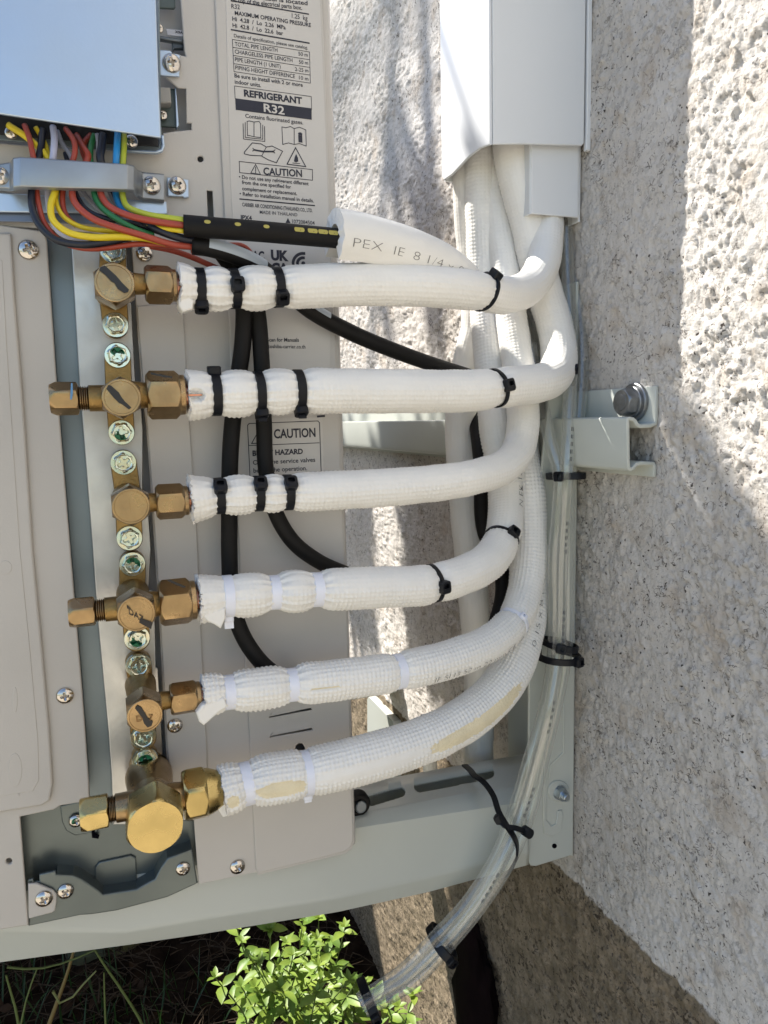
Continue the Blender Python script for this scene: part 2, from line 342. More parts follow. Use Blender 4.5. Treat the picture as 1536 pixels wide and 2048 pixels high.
def build_wall():
    y = np.concatenate((np.arange(-.25, .02, .0010), np.arange(.02, .25, .0017), np.arange(.25, 1.3, .0035)))
    z = np.arange(-.16, 1.44, .0015); Y, Z = np.meshgrid(y, z, indexing='ij')
    wy = Y + .0022 * perlin(Y * 210, Z * 210) + .004 * perlin(Y * 60, Z * 60); wz = Z + .0022 * perlin(Y * 210 + 9, Z * 210 + 4) + .004 * perlin(Y * 55 + 5, Z * 60)
    f1, g1, k1 = worley(wy * 250, wz * 225); f2, g2, k2 = worley(wy * 380, wz * 350, 31)
    lump = np.sqrt(np.clip(1 - (f1 / .78) ** 2, 0, 1)) * (.45 + .55 * k1); lump2 = np.sqrt(np.clip(1 - (f2 / .75) ** 2, 0, 1)) * (.3 + .7 * k2)
    l3 = perlin(wy * 640, wz * 620); big = perlin(Y * 14 + 5, Z * 9); mid = perlin(Y * 48, Z * 30); mm = perlin(Y * 110, Z * 80)
    coarse = sstep(-.03, -.12, Y + .03 * big); coarse = np.maximum(coarse * sstep(.3, .7, Z + .03 * mid), .34 + .46 * sstep(.05, .2, Y)); coarse = np.maximum(coarse, .75 * sstep(PZ + .01, PZ - .01, Z))
    h = .0017 * lump * (.5 + 1.6 * np.clip(mm + .3, 0, 1)) + .0015 * lump2 + .0005 * l3 + .0006 * np.abs(perlin(wy * 330 + 2, wz * 330))
    flat = sstep(.05, .17, perlin(Y * 24 + 2, Z * 13 + 7) + .40 * perlin(Y * 75, Z * 50) + .12 * perlin(Y * 260, Z * 200))   # trowelled smears
    flat = flat * (.55 + .45 * sstep(-.2, .2, mid))
    h = h * (.52 + .80 * coarse) * (1 - .65 * flat) + flat * (.0009 + .0010 * coarse) + .0009 * mid + .0016 * big + .0007 * mm * coarse
    X = WX - h + .0006
    V = np.stack((X, Y, Z), -1).reshape(-1, 3); me = gridmesh('stucco_wall', V, len(y), len(z))
    root = thing('stucco_wall', 'rough off-white stucco house wall with bare brown render along its foot', 'wall', (WX, 0, 0))
    o = link('stucco_face', me, STUCCO, root, 180)
    mb = MB()
    for (a, b_, c, d) in ((-3, -.25, -.3, 3.2), (1.3, 4, -.3, 3.2), (-.25, 1.3, 1.44, 3.2)): mb.add([(WX, a, c), (WX, b_, c), (WX, b_, d), (WX, a, d)], [(0, 1, 2, 3)])
    for V_, F_ in [box_data(WX + .01, WX + .25, -3, 4, -.3, 3.2)]: mb.add(V_, F_)
    mb.done('outer_wall_face', STUCCO, root)
build_wall()
SOIL = mat('soil', (.018, .012, .008), .95, spec=0.03, nscale=45, col2=(.006, .004, .003), bump=1., bscale=160)
PATHM = mat('bounce_path', (.42, .38, .31), .9, nscale=14, col2=(.32, .29, .24), bump=.6, bscale=200)
def build_ground():
    x = np.concatenate((np.arange(-1.0, WX + .02, .007), [1])); x = x[x < WX + .03]; y = np.arange(-.35, 1.8, .007); X, Y = np.meshgrid(x, y, indexing='ij')
    Z = GZ + .012 * perlin(X * 9, Y * 9) + .008 * perlin(X * 30, Y * 30) + .004 * np.abs(perlin(X * 90, Y * 90))
    o = link('soil', gridmesh('soil', np.stack((X, Y, Z), -1).reshape(-1, 3), len(x), len(y)), SOIL, None, 180, (0, 0, 0)); tag(o, 'dark soil under the outdoor unit', kind='structure')
    mb = MB(); mb.add([(-60, -60, GZ - .03), (60, -60, GZ - .03), (60, 60, GZ - .03), (-60, 60, GZ - .03)], [(0, 1, 2, 3)])
    o = mb.done('ground', mat('ground_far', (.20, .19, .12), .95, nscale=3, col2=(.10, .12, .05))); o['kind'] = 'structure'
    mb = MB(); mb.add([(-6, -5, GZ - .008), (WX, -5, GZ - .008), (WX, -.36, GZ - .008), (-6, -.36, GZ - .008)], [(0, 1, 2, 3)])  # unseen pale sheet added behind the camera to bounce warm light
    o = mb.done('added_bounce_path', PATHM); o['kind'] = 'structure'
build_ground()
# ================================================================== OUTDOOR UNIT
UNIT = thing('outdoor_unit', 'beige air conditioner outdoor unit with its pipe cover removed and brass valves exposed', 'air conditioner', (-.03, .2, .41))
UY1 = .40; UTOP = 1.04
def build_cabinet():
    # body shell behind the side panel, rounded rear corner
    xb = float(P(687, 880, .004)[0]); x0 = -.22; rr = .006; prof = [(x0, .012), (x0, UY1)]
    prof = [(x0, .014)] + [(x0, UY1), (xb, UY1)]
    for k in range(7): a = math.pi / 2 * k / 6; prof.append((xb - rr + rr * math.cos(a), .0 + rr - rr * math.sin(a)))
    prof.append((xb - .012, .0)); prof.append((xb - .012, .014))
    zb = float(P(700, 1692, .001)[2]); V = []; n = len(prof)
    for z in (zb, UTOP): V += [(x, y, z) for x, y in prof]
    Fc = [(i, (i + 1) % n, n + (i + 1) % n, n + i) for i in range(n)] + [tuple(range(n)), tuple(range(2 * n - 1, n - 1, -1))]
    link('cabinet_shell', mk('cabinet_shell', V, Fc), PAINT, UNIT, 30)
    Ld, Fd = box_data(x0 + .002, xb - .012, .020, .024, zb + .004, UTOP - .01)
    mb = MB(); mb.add(Ld, Fd); mb.done('interior_shade_sheet', DARK, UNIT)  # black sheet that puts the cabinet's inner shade behind the gaps
    L0 = [(262, 478), (271, 605), (282, 765), (293, 860), (309, 1098), (318, 1240), (332, 1498), (338, 1560), (345, 1641), (388, 1641), (397, 1769), (414, 1766), (513, 1745), (516, 1751)]
    slots = [[(538, 1436), (624, 1420), (620, 1414), (543, 1429)], [(540, 1475), (626, 1460), (621, 1454), (545, 1467)]]
    slot3 = [(414, 381), (425, 382), (428, 440), (416, 440)]; dot = circ(401, 318, 6)
    hole3 = [(591, 1500), (592, 1492), (598, 1487), (605, 1488), (610, 1495), (612, 1510), (593, 1510)]
    right = [(690, 1708), (704, 1698), (710, 1682), (709, 1640), (706, 1572), (698, 1240), (682, 880), (664, 420), (648, 0), (643, -150)]
    top = [(361, -150), (361, 0), (369, 102), (372, 112), (352, 108), (331, 154), (357, 176), (372, 177), (373, 246), (383, 246), (383, 259), (344, 263), (326, 266), (322, 302), (150, 298), (-200, 270), (-200, 436), (0, 452), (180, 464)]
    plate('side_panel', L0 + right + top, 0, .0016, PAINT, UNIT, .0007, [slot3, dot] + slots + [hole3])
    # raised flat left of the shallow channel, and raised label face right of it
    plate('panel_rib', [(274, 612), (366, 606), (379, 840), (393, 1040), (404, 1300), (414, 1500), (418, 1636), (348, 1636), (341, 1556), (335, 1498), (321, 1240), (312, 1098), (297, 880), (286, 765)], -.0014, .0014, PAINT, UNIT, .0013)
    stepB = [(428, -150), (430, 0), (438, 205), (448, 410), (460, 700), (474, 1000), (485, 1240), (497, 1430), (512, 1740)]
    plate('panel_face', stepB + [(517, 1747), (690, 1704), (702, 1694), (707, 1680), (706, 1640), (703, 1572), (695, 1240), (679, 880), (661, 420), (645, 0), (640, -150)], -.0016, .0016, PAINT, UNIT, .0014,
          [slots[0], slots[1], hole3])
    mb = MB()
    for s in slots:                                   # sloped louvre lips above the slots
        a, b_, c, d = s; p = [P(a[0] + 1, a[1] - 3, -.0020), P(b_[0], b_[1] - 5, -.0020), P(c[0] - 6, c[1] - 16, -.0018), P(d[0] + 14, d[1] - 16, -.0018)]
        mb.add(p, [(0, 1, 2, 3)])
    mb.done('louvre_lip', PAINT, UNIT, 180)
    return xb
XB = build_cabinet()
def build_left():
    L1 = [(-220, 440), (0, 450), (88, 462), (94, 482), (113, 759), (141, 1100), (164, 1373), (178, 1565), (179, 1602), (120, 1612), (107, 1620), (40, 1634), (57, 1851), (20, 1857), (-220, 1893)]
    plate('front_corner_panel', L1, -.003, .003, LEFTP, UNIT, .0008, [circ(18, 1723, 6)])
    plate('front_panel_relief', [(-220, 462), (22, 466), (30, 600), (40, 720), (50, 850), (66, 1100), (85, 1300), (100, 1470), (106, 1570), (100, 1602), (84, 1612), (-220, 1662)], -.0058, .0028, LEFTP, UNIT, .0026)
    plate('front_panel_bead', [(-220, 520), (4, 520), (14, 700), (40, 1100), (60, 1300), (76, 1480), (78, 1560), (66, 1582), (-220, 1630)], -.0061, .0005, LEFTP, UNIT, .0005)
    for c in ((30, 1400, 5, 26), (30, 1540, 14, 34), (10, 1135, 14, 14), (38, 1590, 2, 2)):
        plate('pressed_mark', [(c[0] + c[2] * math.cos(a * .5236), c[1] + c[3] * math.sin(a * .5236)) for a in range(12)], -.0063, .0004, LEFTP, UNIT, .0004)
    # recess and valve mounting strip
    plate('recess_wall', [(80, 440), (94, 482), (113, 759), (141, 1100), (164, 1373), (178, 1565), (181, 1640), (240, 1640), (230, 1469), (200, 1098), (170, 759), (152, 440)], .0085, .0015, GALVB, UNIT)
    plate('valve_mounting_strip', [(140, 460), (143, 505), (158, 759), (185, 1098), (195, 1240), (217, 1469), (223, 1555), (226, 1650), (338, 1650), (336, 1556), (327, 1556), (326, 1498), (317, 1335), (312, 1335), (311, 1240), (305, 1180), (297, 1180), (303, 1098), (295, 985), (285, 985), (287, 860), (281, 770), (271, 770), (264, 605), (257, 605), (258, 590), (252, 460)], .0040, .002, ALU, UNIT, .0008)
    # base pan
    plate('base_pan', [(30, 1600), (175, 1600), (176, 1640), (340, 1640), (390, 1640), (400, 1770), (210, 1830), (50, 1845)], .0120, .002, PAN, UNIT)
    plate('pan_emboss', [(190, 1735), (198, 1725), (262, 1711), (272, 1716), (274, 1762), (262, 1772), (200, 1786), (190, 1780)], .0105, .0015, PAN, UNIT, .0015)
    plate('pan_bracket', [(120, 1612), (190, 1596), (196, 1664), (150, 1672), (132, 1662), (124, 1645)], .0100, .0018, PAN, UNIT, .0016)
    plate('pan_slot', [(181, 1640), (188, 1640), (190, 1668), (199, 1671), (197, 1678), (184, 1676)], .0094, .0012, DARK, UNIT, .0003)
    lip = [(55, 1760), (66, 1757), (68, 1765), (78, 1763), (78, 1749), (111, 1742), (113, 1749.5), (146, 1750.6), (164, 1758.6), (197, 1780.5), (206, 1789.6), (273, 1778.7), (293, 1767), (310, 1758.6), (321, 1736.8), (335, 1716.7), (384, 1698.5), (396, 1767), (335, 1795), (233, 1822), (182, 1829.7), (160, 1831), (57, 1853)]
    plate('pan_lip', lip, -.0010, .002, PAN, UNIT, .0009)
    mb = MB()                                          # folded top edge of the lip, running back to the pan
    for a, b_ in zip(lip[6:17], lip[7:17]): mb.add([P(*a, .001), P(*b_, .001), P(*b_, .001) + np.array((0, .011, .0)), P(*a, .001) + np.array((0, .011, 0))], [(0, 1, 2, 3)])
    mb.done('pan_lip_fold', PAN, UNIT, 180)
    plate('corner_tab', [(56, 1768), (73, 1767), (107, 1781), (113, 1790), (113, 1806), (110, 1822), (104, 1826), (57, 1838)], -.0030, .0018, LEFTP, UNIT, .0007)
    # lower rim of the base that sits on the arm
    for nm, px, py, r, ang, y, g in (('screw', 57, 500, 20, 20, -.003, None), ('screw', 130, 1391, 17, 5, -.003, None), ('screw', 350, 1451, 15.5, 30, -.0014, None), ('screw', 289, 507, 17, 15, 0, None),
                                  ('screw', 88, 1797, 17, 25, -.003, None), ('screw', 131, 1782, 16, 40, -.001, None), ('screw', 366, 1737, 14.5, 10, -.001, None), ('screw', 475, 1733, 15.5, 35, 0, None),
                                  ('screw', 152, 1641, 14, 20, .009, 150)):
        screw(px, py, y, r, UNIT, 'pan', ang, g)
build_left()
def build_box():
    cy = -.030
    bx = thing2 = None
    cov = [(-230, -150), (309, -150), (312, 0), (317, 150), (322, 276), (160, 252), (0, 228), (-230, 194)]
    c = plate('control_box_cover', cov, cy, .0014, GALV, UNIT, .0006)
    mb = MB()
    def wallseg(a, b_, y0, y1): mb.add([P(*a, y0), P(*b_, y0), P(*b_, y0) + np.array((0, y1 - y0, 0)), P(*a, y0) + np.array((0, y1 - y0, 0))], [(0, 1, 2, 3)])
    wallseg((311, -150), (321.4, 275), cy + .001, -.012)
    mb.done('cover_flange', GALV, UNIT)
    plate('control_tray', [(-230, 190), (-230, 262), (0, 280), (250, 302), (312, 304), (323, 301), (326, 292), (322, 240), (318, -150), (300, -150), (300, 200)], -.006, .0012, GALVB, UNIT, .0004)
    plate('tray_rim', [(245, 299), (312, 301), (322, 297), (324, 288), (322, 270), (328, 270), (330, 292), (325, 303), (314, 307), (245, 303)], -.0085, .0025, GALV, UNIT, .0006)
    plate('tray_shadow_panel', [(-230, 194), (0, 230), (318, 275), (319, 292), (250, 290), (0, 268), (-230, 240)], -.0075, .0012, mat('tray_shade', (.03, .03, .032), .5, metal=.3), UNIT, .0003)  # dark plate coloured as the shade under the cover
    # things seen in the slot beside the cover
    plate('inner_plate', [(314, -50), (349, -50), (351, 14), (348, 17), (314, 15)], .004, .002, mat('inner_grey', (.09, .12, .12), .5), UNIT)
    plate('inner_plate', [(316, 70), (366, 78), (366, 85), (317, 77)], .003, .004, mat('inner_steel', (.16, .18, .2), .4, metal=.5), UNIT)
    lb = plate('inner_label', [(332, 57), (366, 61), (366, 73), (335, 70)], .002, .001, mat('inner_label_white', (.42, .44, .50), .5), UNIT, .0001)
    mb = MB(); put_text(mb, 'X9A', (350, 66), (366, 68), 5, .0018, .02); mb.done('printed_text', INK, lb)
    plate('inner_plate', [(344, 82), (367, 84), (367, 97), (349, 97), (345, 104)], .005, .003, mat('inner_grey2', (.08, .10, .12), .4, metal=.4), UNIT)
    plate('relay_block', [(316, 172), (341, 174), (343, 205), (318, 207)], -.001, .012, mat('relay_grey', (.34, .33, .31), .5), UNIT, .001)
    plate('inner_plate', [(318, 176), (351, 177), (357, 250), (352, 255), (320, 253)], .006, .0015, mat('inner_green', (.06, .085, .08), .35), UNIT)
    plate('inner_edge', [(350, 176), (352.5, 176), (358, 250), (355, 255), (353, 255)], .003, .004, GALV, UNIT, .0003)
    plate('hinge_tab', [(317, 99), (341, 101), (345, 106), (360, 109), (359, 153), (320, 151)], -.0030, .0014, GALV, UNIT, .0005)
    for px, py, r, y in ((343, 127, 18.5, -.003), (318, 57, 9, .001), (325, 230, 10, .003), (22, 266, 12, -.009), (263, 283, 13, -.009)): screw(px, py, y, r, UNIT, 'pan', 15)
    # cable clamp: raised saddle between two feet
    xs = [-60, -4, 20, 26, 40, 255, 268, 275, 286, 300, 329]; yy = [-.012, -.012, -.0135, -.027, -.0295, -.0295, -.027, -.016, -.0125, -.012, -.012]
    tp = [322, 325, 321, 312, 310, 325, 328, 336, 341, 342, 345]; bt = [376, 379, 381, 379, 377, 383, 385, 394, 401, 402, 405]
    V = []
    for k in (0, .08, .5, .92, 1):
        for i in range(len(xs)): p = P(xs[i], tp[i] + (bt[i] - tp[i]) * k, yy[i]); p = p + np.array((0, .0022 if k in (0, 1) else 0, 0)); V.append(p)
    n = len(xs); Fc = [(r_ * n + i, (r_ + 1) * n + i, (r_ + 1) * n + i + 1, r_ * n + i + 1) for r_ in range(4) for i in range(n - 1)]
    cl = link('cable_clamp', mk('cable_clamp', V, Fc), mat('galvanised_clamp', (.36, .39, .42), .38, metal=.8, noise=.15, nscale=40, rvar=.08), UNIT, 40); md = cl.modifiers.new('s', 'SOLIDIFY'); md.thickness = .0012; md.offset = -1
    bevmod(cl, .0006)
    for px, py, r in ((303, 371, 18), (0, 352, 18)): screw(px, py, -.0125, r, cl, 'pan', 12)
    plate('clamp_base', [(-230, 375), (0, 385), (333, 403), (335, 428), (0, 424), (-230, 415)], -.008, .0016, GALV, UNIT, .0005)
    plate('clamp_shade_strip', [(-230, 415), (0, 421), (334, 429), (300, 452), (180, 448), (0, 443), (-230, 436)], -.0045, .001, mat('clamp_shade_blue', (.16, .19, .25), .35, metal=.6), UNIT, .0004)  # dark bluish strip, shade below the clamp base put in as colour
    plate('earth_tab', [(334, 354), (377, 359), (378, 394), (368, 396), (366, 393), (336, 392)], -.0030, .0018, GALV, UNIT, .0005); screw(354.5, 371.5, -.003, 18, UNIT, 'pan', 30)
build_box()
# ------------------------------------------------------------------ labels
def build_labels():
    yl = -.0019; yt = -.00205
    Z = lambda x, y: (380 + x / 3.656, y / 3.656)
    lab = plate('rating_label', [(449, -140), (634, -112), (640, 10), (648, 200), (655, 380), (661, 555), (660, 760), (486, 760), (476, 640), (468, 480), (462, 380), (455, 150)], yl, .0003, LABEL, UNIT, .0001)
    mb = MB(); k = 1 / 3.656
    def T(s, a, b_, h, bold=0.): put_text(mb, s, Z(*a), Z(*b_), h * k, yt, bold)
    def Ln(a, b_, w): put_line(mb, Z(*a), Z(*b_), w * k, yt)
    T('This label is located', (420, -15), (860, 38), 30, .01); T('on top of the electrical parts box.', (300, 10), (820, 72), 30, .01)
    T('REFRIGERANT CHARGE', (306, -70), (800, -20), 26, .02)
    Ln((302, 5), (866, 103), 9); T('R32', (303, 60), (365, 68), 32); T('1.25  kg', (745, 130), (860, 150), 32)
    T('MAXIMUM OPERATING PRESSURE', (328, 108), (885, 198), 28, .012); T('Hi  4.28  /  Lo  2.26  MPa', (310, 150), (700, 215), 28, .012); T('Hi  42.8  /  Lo  22.6  bar', (312, 198), (682, 258), 28, .012)
    Ln((304, 217), (870, 315), 10); T('Details of specification, please see catalog.', (322, 272), (862, 360), 24)
    for a, b_ in (((310, 288), (874, 380)), ((314, 346), (876, 437)), ((318, 405), (877, 493)), ((320, 465), (879, 549)), ((322, 523), (880, 608)), ((310, 288), (322, 523)), ((874, 380), (880, 608))): Ln(a, b_, 4)
    T('TOTAL PIPE LENGTH', (328, 335), (640, 380), 28); T('50 m', (793, 405), (862, 415), 26); T('CHARGELESS PIPE LENGTH', (328, 390), (750, 455), 28); T('50 m', (797, 465), (864, 473), 26)
    T('PIPE LENGTH (1 UNIT)', (330, 447), (663, 500), 28); T('2-25 m', (768, 518), (866, 530), 26); T('PIPING HEIGHT DIFFERENCE', (332, 507), (768, 572), 28); T('10 m', (798, 580), (866, 590), 26)
    T('Be sure to install with 2 or more', (326, 565), (825, 635), 28, .01); T('indoor units.', (328, 610), (520, 637), 28, .01)
    for a, b_ in (((326, 628), (887, 706)), ((326, 628), (330, 720)), ((887, 706), (889, 800))): Ln(a, b_, 4)
    T('REFRIGERANT', (395, 703), (820, 760), 46, .03)
    mb2 = MB(); put_fill(mb, [Z(330, 718), Z(889, 792), Z(890, 876), Z(335, 803)], yt)
    put_text(mb2, 'R32', Z(540, 815), Z(692, 838), 56 * k, yt - .0001, .012)
    T('Contains fluorinated gases.', (405, 860), (828, 910), 28, .005)
    def PL(pts, w=5, closed=False): put_poly(mb, [Z(*p) for p in pts], w * k, yt, closed)
    PL([(418, 888), (432, 884), (468, 892), (468, 1000), (430, 990), (420, 992)], closed=True); PL([(468, 892), (505, 888), (517, 905), (518, 1006), (468, 1000)])
    PL([(404, 896), (404, 1004), (470, 1012), (532, 1018), (532, 915)]); PL([(388, 905), (392, 1016), (547, 1034), (545, 925)])
    PL([(672, 928), (700, 934), (735, 925), (762, 940), (800, 930), (847, 950), (850, 1068), (800, 1050), (762, 1056), (720, 1045), (678, 1056)], closed=True); Ln((762, 940), (762, 1056), 5)
    T('i', (792, 1034), (824, 1038), 66, .05)
    PL([(398, 1112), (455, 1045), (520, 1052), (558, 1075), (600, 1068), (677, 1106), (632, 1190), (570, 1168), (522, 1140), (440, 1135), (398, 1125)], 6, True); PL([(558, 1075), (525, 1140)], 5); PL([(470, 1096), (535, 1108), (610, 1108)], 12); PL([(460, 1084), (470, 1096), (458, 1104)], 6); PL([(622, 1096), (606, 1108), (620, 1118)], 6)
    PL([(772, 1080), (710, 1200), (846, 1218)], 7, True); put_fill(mb, [Z(760, 1180), Z(765, 1150), Z(776, 1125), (Z(790, 1155)), Z(792, 1180), Z(776, 1188)], yt); Ln((752, 1192), (802, 1196), 5)
    PL([(360, 1180), (895, 1240), (896, 1318), (363, 1262)], 5, True); PL([(480, 1202), (445, 1264), (515, 1274)], 5, True); Ln((480, 1222), (480, 1250), 6); Ln((480, 1258), (480, 1262), 6)
    T('CAUTION', (537, 1276), (820, 1293), 50, .02)
    T('\u2022 Do not use any refrigerant different', (358, 1305), (868, 1355), 26, .012); T('from the one specified for', (380, 1345), (740, 1380), 26, .012); T('complement or replacement.', (382, 1390), (783, 1427), 26, .012); T('\u2022 Refer to installation manual in details.', (363, 1428), (905, 1480), 26, .012)
    Ln((366, 1455), (910, 1503), 9); T('CARRIER AIR CONDITIONING (THAILAND) CO., LTD.', (382, 1508), (896, 1552), 26, .012); T('MADE IN THAILAND', (511, 1562), (785, 1582), 24)
    T('IPX4', (372, 1603), (453, 1610), 30, .03); put_fill(mb, [Z(698, 1630), Z(716, 1593), Z(736, 1632)], yt); T('1072084504', (747, 1632), (912, 1644), 28)
    T('UK', (593, 1898), (722, 1906), 68, .05); T('CA', (597, 1992), (722, 1998), 68, .05); T('EAC', (430, 1898), (545, 1902), 62, .03)
    for r0 in (72, 40): PL([(826 + r0 * math.cos(R(a)), 1925 + r0 * math.sin(R(a))) for a in range(150, 290, 14)], 20)
    put_fill(mb, [(x, y) for x, y in circ(*Z(828, 1925), 4, 10)], yt)
    put_text(mb, 'Scan for Manuals', (534, 683), (598, 683.5), 7.6, yt, .012); put_text(mb, '// toshiba-carrier.co.th', (529, 696), (611, 697), 7.4, yt, .006)
    mb.done('printed_text', INK, lab); mb2.done('reversed_text', LABEL, lab)
    # second label
    yc = yl
    l2 = plate('caution_label', [(493, 838), (645, 834), (649, 1000), (497, 1004)], yc, .0003, LABEL, UNIT, .0001)
    Y = lambda x, y: (340 + x / 4.267, 840 + y / 4.267); mb = MB()
    put_poly(mb, [Y(662, 45), Y(676, 30), Y(1262, 8), Y(1276, 24), Y(1296, 620), Y(690, 640)], 1.6, yt, True); put_line(mb, Y(672, 218), Y(1272, 195), 1.5, yt)
    put_poly(mb, [Y(697, 200), Y(752, 100), Y(808, 196)], 1.8, yt, True); put_text(mb, 'CAUTION', Y(888, 156), Y(1243, 142), 18, yt, .02); put_text(mb, 'BURST HAZARD', Y(705, 306), Y(1135, 288), 10.5, yt, .03)
    put_text(mb, 'Open the service valves', Y(708, 382), Y(1240, 356), 9.2, yt, .006); put_text(mb, 'before the operation.', Y(713, 450), Y(1170, 428), 9.2, yt, .006)
    mb.done('printed_text', INK, l2)
    mb = MB(); put_line(mb, (636, 833), (648, 832), 4, yt); mb.done('printed_mark', INK, UNIT)
build_labels()
# ------------------------------------------------------------------ service valves
YN = -.038
def dist_to(p): return (p - CAM) @ np.array((XC[2], YC[2], ZC[2]))
def px2m(px, p): return px * dist_to(p) / F
def valve(cap, rcap, nut, screws, port=None, yf=-.064, m=BRASS, label='', stroke=None, cone=False, big=False, green=(None, None), glyph=None, rot=0):
    """cap=(px,py) face centre; nut=(x0,x1,top,bot) pixels; port=(x0,x1,top,bot,xthread)"""
    cf = P(*cap, yf); cx, cz = cf[0], cf[2]; rf = px2m(rcap, cf)
    nz = P((nut[0] + nut[1]) / 2, (nut[2] + nut[3]) / 2, YN)[2]
    mb = MB()                                                   # tongue with rounded ends, under the two screws
    s0, s1 = P(*screws[0], -.004), P(*screws[1], -.004); w0 = px2m(25, s0)
    body = link('service_valve', mk('service_valve', *tongue(s0, s1, cx, nz, w0, max(rf * .85, w0))), BRASSB, UNIT, 40); body['label'] = label
    mb = MB(); Rb = rf * 1.0
    mb.add(*prism_data((cx, -.006, nz), (0, -1, 0), [(0, Rb * .98), (.012, Rb * .92), (.020, Rb * .80), (.034, Rb * .74), (.038, Rb * .6)], n=40))
    cxc = (cx, -.006, nz)
    # cross barrel, along x
    n0 = P(nut[0], (nut[2] + nut[3]) / 2, YN); n1 = P(nut[1], (nut[2] + nut[3]) / 2, YN); hR = px2m((nut[3] - nut[2]) / 2, (n0 + n1) / 2) * 1.0
    mb.add(*prism_data((cx - Rb * .5, YN, nz), (1, 0, 0), [(0, hR * .55), (Rb * 1.2, hR * .58), (n0[0] - cx + Rb * .5 - .003, hR * .54), (n0[0] - cx + Rb * .5 + .002, hR * .5)], n=32))
    # neck up to the cap
    vert = nrm((0, yf * 0 - 1, 0)); mb.add(*prism_data((cx, YN + .004, (nz + cz) / 2), (0, -1, (cz - nz) * 0), [(0, rf * .8), (abs(yf - YN) - .004, rf * .78)], n=40))
    if abs(cz - nz) > .004: mb.add(*prism_data((cx, YN, nz), (0, -.6, np.sign(cz - nz)), [(0, rf * .8), (abs(cz - nz), rf * .75)], n=32))
    if port:
        p0 = P(port[0], (port[2] + port[3]) / 2, YN); p1 = P(port[1], (port[2] + port[3]) / 2, YN); pt = P(port[4], (port[2] + port[3]) / 2, YN); pz = p1[2]; pR = px2m((port[3] - port[2]) / 2, p0)
        mb.add(*prism_data((cx, YN, pz), (-1, 0, 0), [(0, pR * .80), (cx - pt[0], pR * .78)], n=32))
    mb.done('valve_body', BRASSB if not big else BRASS, body, 40)
    if port:
        th = [(0, pR * .66)]; Lt = pt[0] - p1[0]; nth = 5
        for k in range(nth): a = Lt * (k + .1) / nth; b_ = Lt * (k + .5) / nth; c_ = Lt * (k + .9) / nth; th += [(a, pR * .64), (b_, pR * .76), (c_, pR * .64)]
        mb = MB(); mb.add(*prism_data((pt[0], YN, pz), (-1, 0, 0), th, n=32)); mb.done('port_thread', BRASS, body, 30)
        mb = MB(); L = p1[0] - p0[0]; mb.add(*prism_data((p1[0], YN, pz), (-1, 0, 0), hexprof(L, pR, .6, 2.2), pR, .12, 72)); mb.done('port_cap', m, body, 30)
    # flare nut
    mb = MB(); L = n1[0] - n0[0]; hx = L * (.82 if not cone else .58)
    mb.add(*prism_data((n0[0], YN, nz), (1, 0, 0), hexprof(hx, hR, 1, 1.), hR, 0 if not cone else .05, 72))
    if cone: mb.add(*prism_data((n0[0] + hx - .001, YN, nz), (1, 0, 0), [(0, hR * .86), (L * .12, hR * .84), (L * .42, hR * .66), (L * .43, hR * .5)], n=48))
    else: mb.add(*prism_data((n0[0] + hx - .001, YN, nz), (1, 0, 0), [(0, hR * .84), (L * .16, hR * .83), (L * .18, hR * .8), (L * .181, hR * .6)], n=48))
    fn = mb.done('flare_nut', m, body, 30)
    # cap
    mb = MB(); hb = rf * 1.13; Lc = .017 if not big else .021
    p = [(0, hb * .95), (.0006, hb)] + [(Lc - .0045, hb * 1.0)] + [(Lc - .0045 + k * .0008, hb * (1 - .028 * k)) for k in range(1, 5)] + [(Lc - .0008, rf * .985), (Lc - .0002, rf * .97), (Lc, rf * .94), (Lc, rf * .86), (Lc - .00035, rf * .84)]
    if big: p = [(0, hb * .95), (.0006, hb)] + [(Lc - .004, hb), (Lc - .0025, hb * .965), (Lc - .001, hb * .93), (Lc, hb * .875)]
    mb.add(*prism_data((cx, yf + Lc, cz), (0, -1, 0), p, hb, rot, 96)); cp = mb.done('valve_cap', m, body, 28)
    if stroke or glyph:
        mb = MB(); ys = yf - .0004
        if stroke:
            for poly in stroke: put_fill(mb, poly, ys)
        if glyph:
            for (s, a, b_, h, bd, mi) in glyph: put_text(mb, s, a, b_, h, ys - .0001, bd, mi)
        mb.done('marker_scribble', [MARK, mat('stamped_brass', (.22, .13, .06), .4, metal=.8)], body)
    for sc_, g in zip(screws, green):
        screw(sc_[0], sc_[1], -.0085, 25 if not big else 25, body, 'hex', random.uniform(0, 60), g, name='mounting_bolt').name = 'mounting_bolt'
    return body
def tongue(s0, s1, cx, cz, w, wm):
    """tapered cast plate from screw to screw, swelling at the middle"""
    pts = []; n = 12; t0 = s0; t1 = s1
    for k in range(n + 1): a = math.pi * k / n; pts.append((t0[0] - w * math.cos(a) * 1.0, t0[2] + w * math.sin(a)))
    pts += [(cx + wm * .9, cz + wm * .5), (cx + wm * .95, cz), (cx + wm * .9, cz - wm * .5)]
    for k in range(n + 1): a = math.pi * k / n; pts.append((t1[0] + w * math.cos(a), t1[2] - w * math.sin(a)))
    pts += [(cx - wm * .9, cz - wm * .5), (cx - wm * .95, cz), (cx - wm * .9, cz + wm * .5)]
    V = [(x, .0038, z) for x, z in pts] + [(x, -.0070, z) for x, z in pts] + [(cx + (x - cx) * .94, -.0080, cz + (z - cz) * .985) for x, z in pts]; m = len(pts)
    return V, [tuple(range(m)), tuple(range(3 * m - 1, 2 * m - 1, -1))] + [(i, i + m, (i + 1) % m + m, (i + 1) % m) for i in range(m)] + [(i + m, i + 2 * m, (i + 1) % m + 2 * m, (i + 1) % m + m) for i in range(m)]
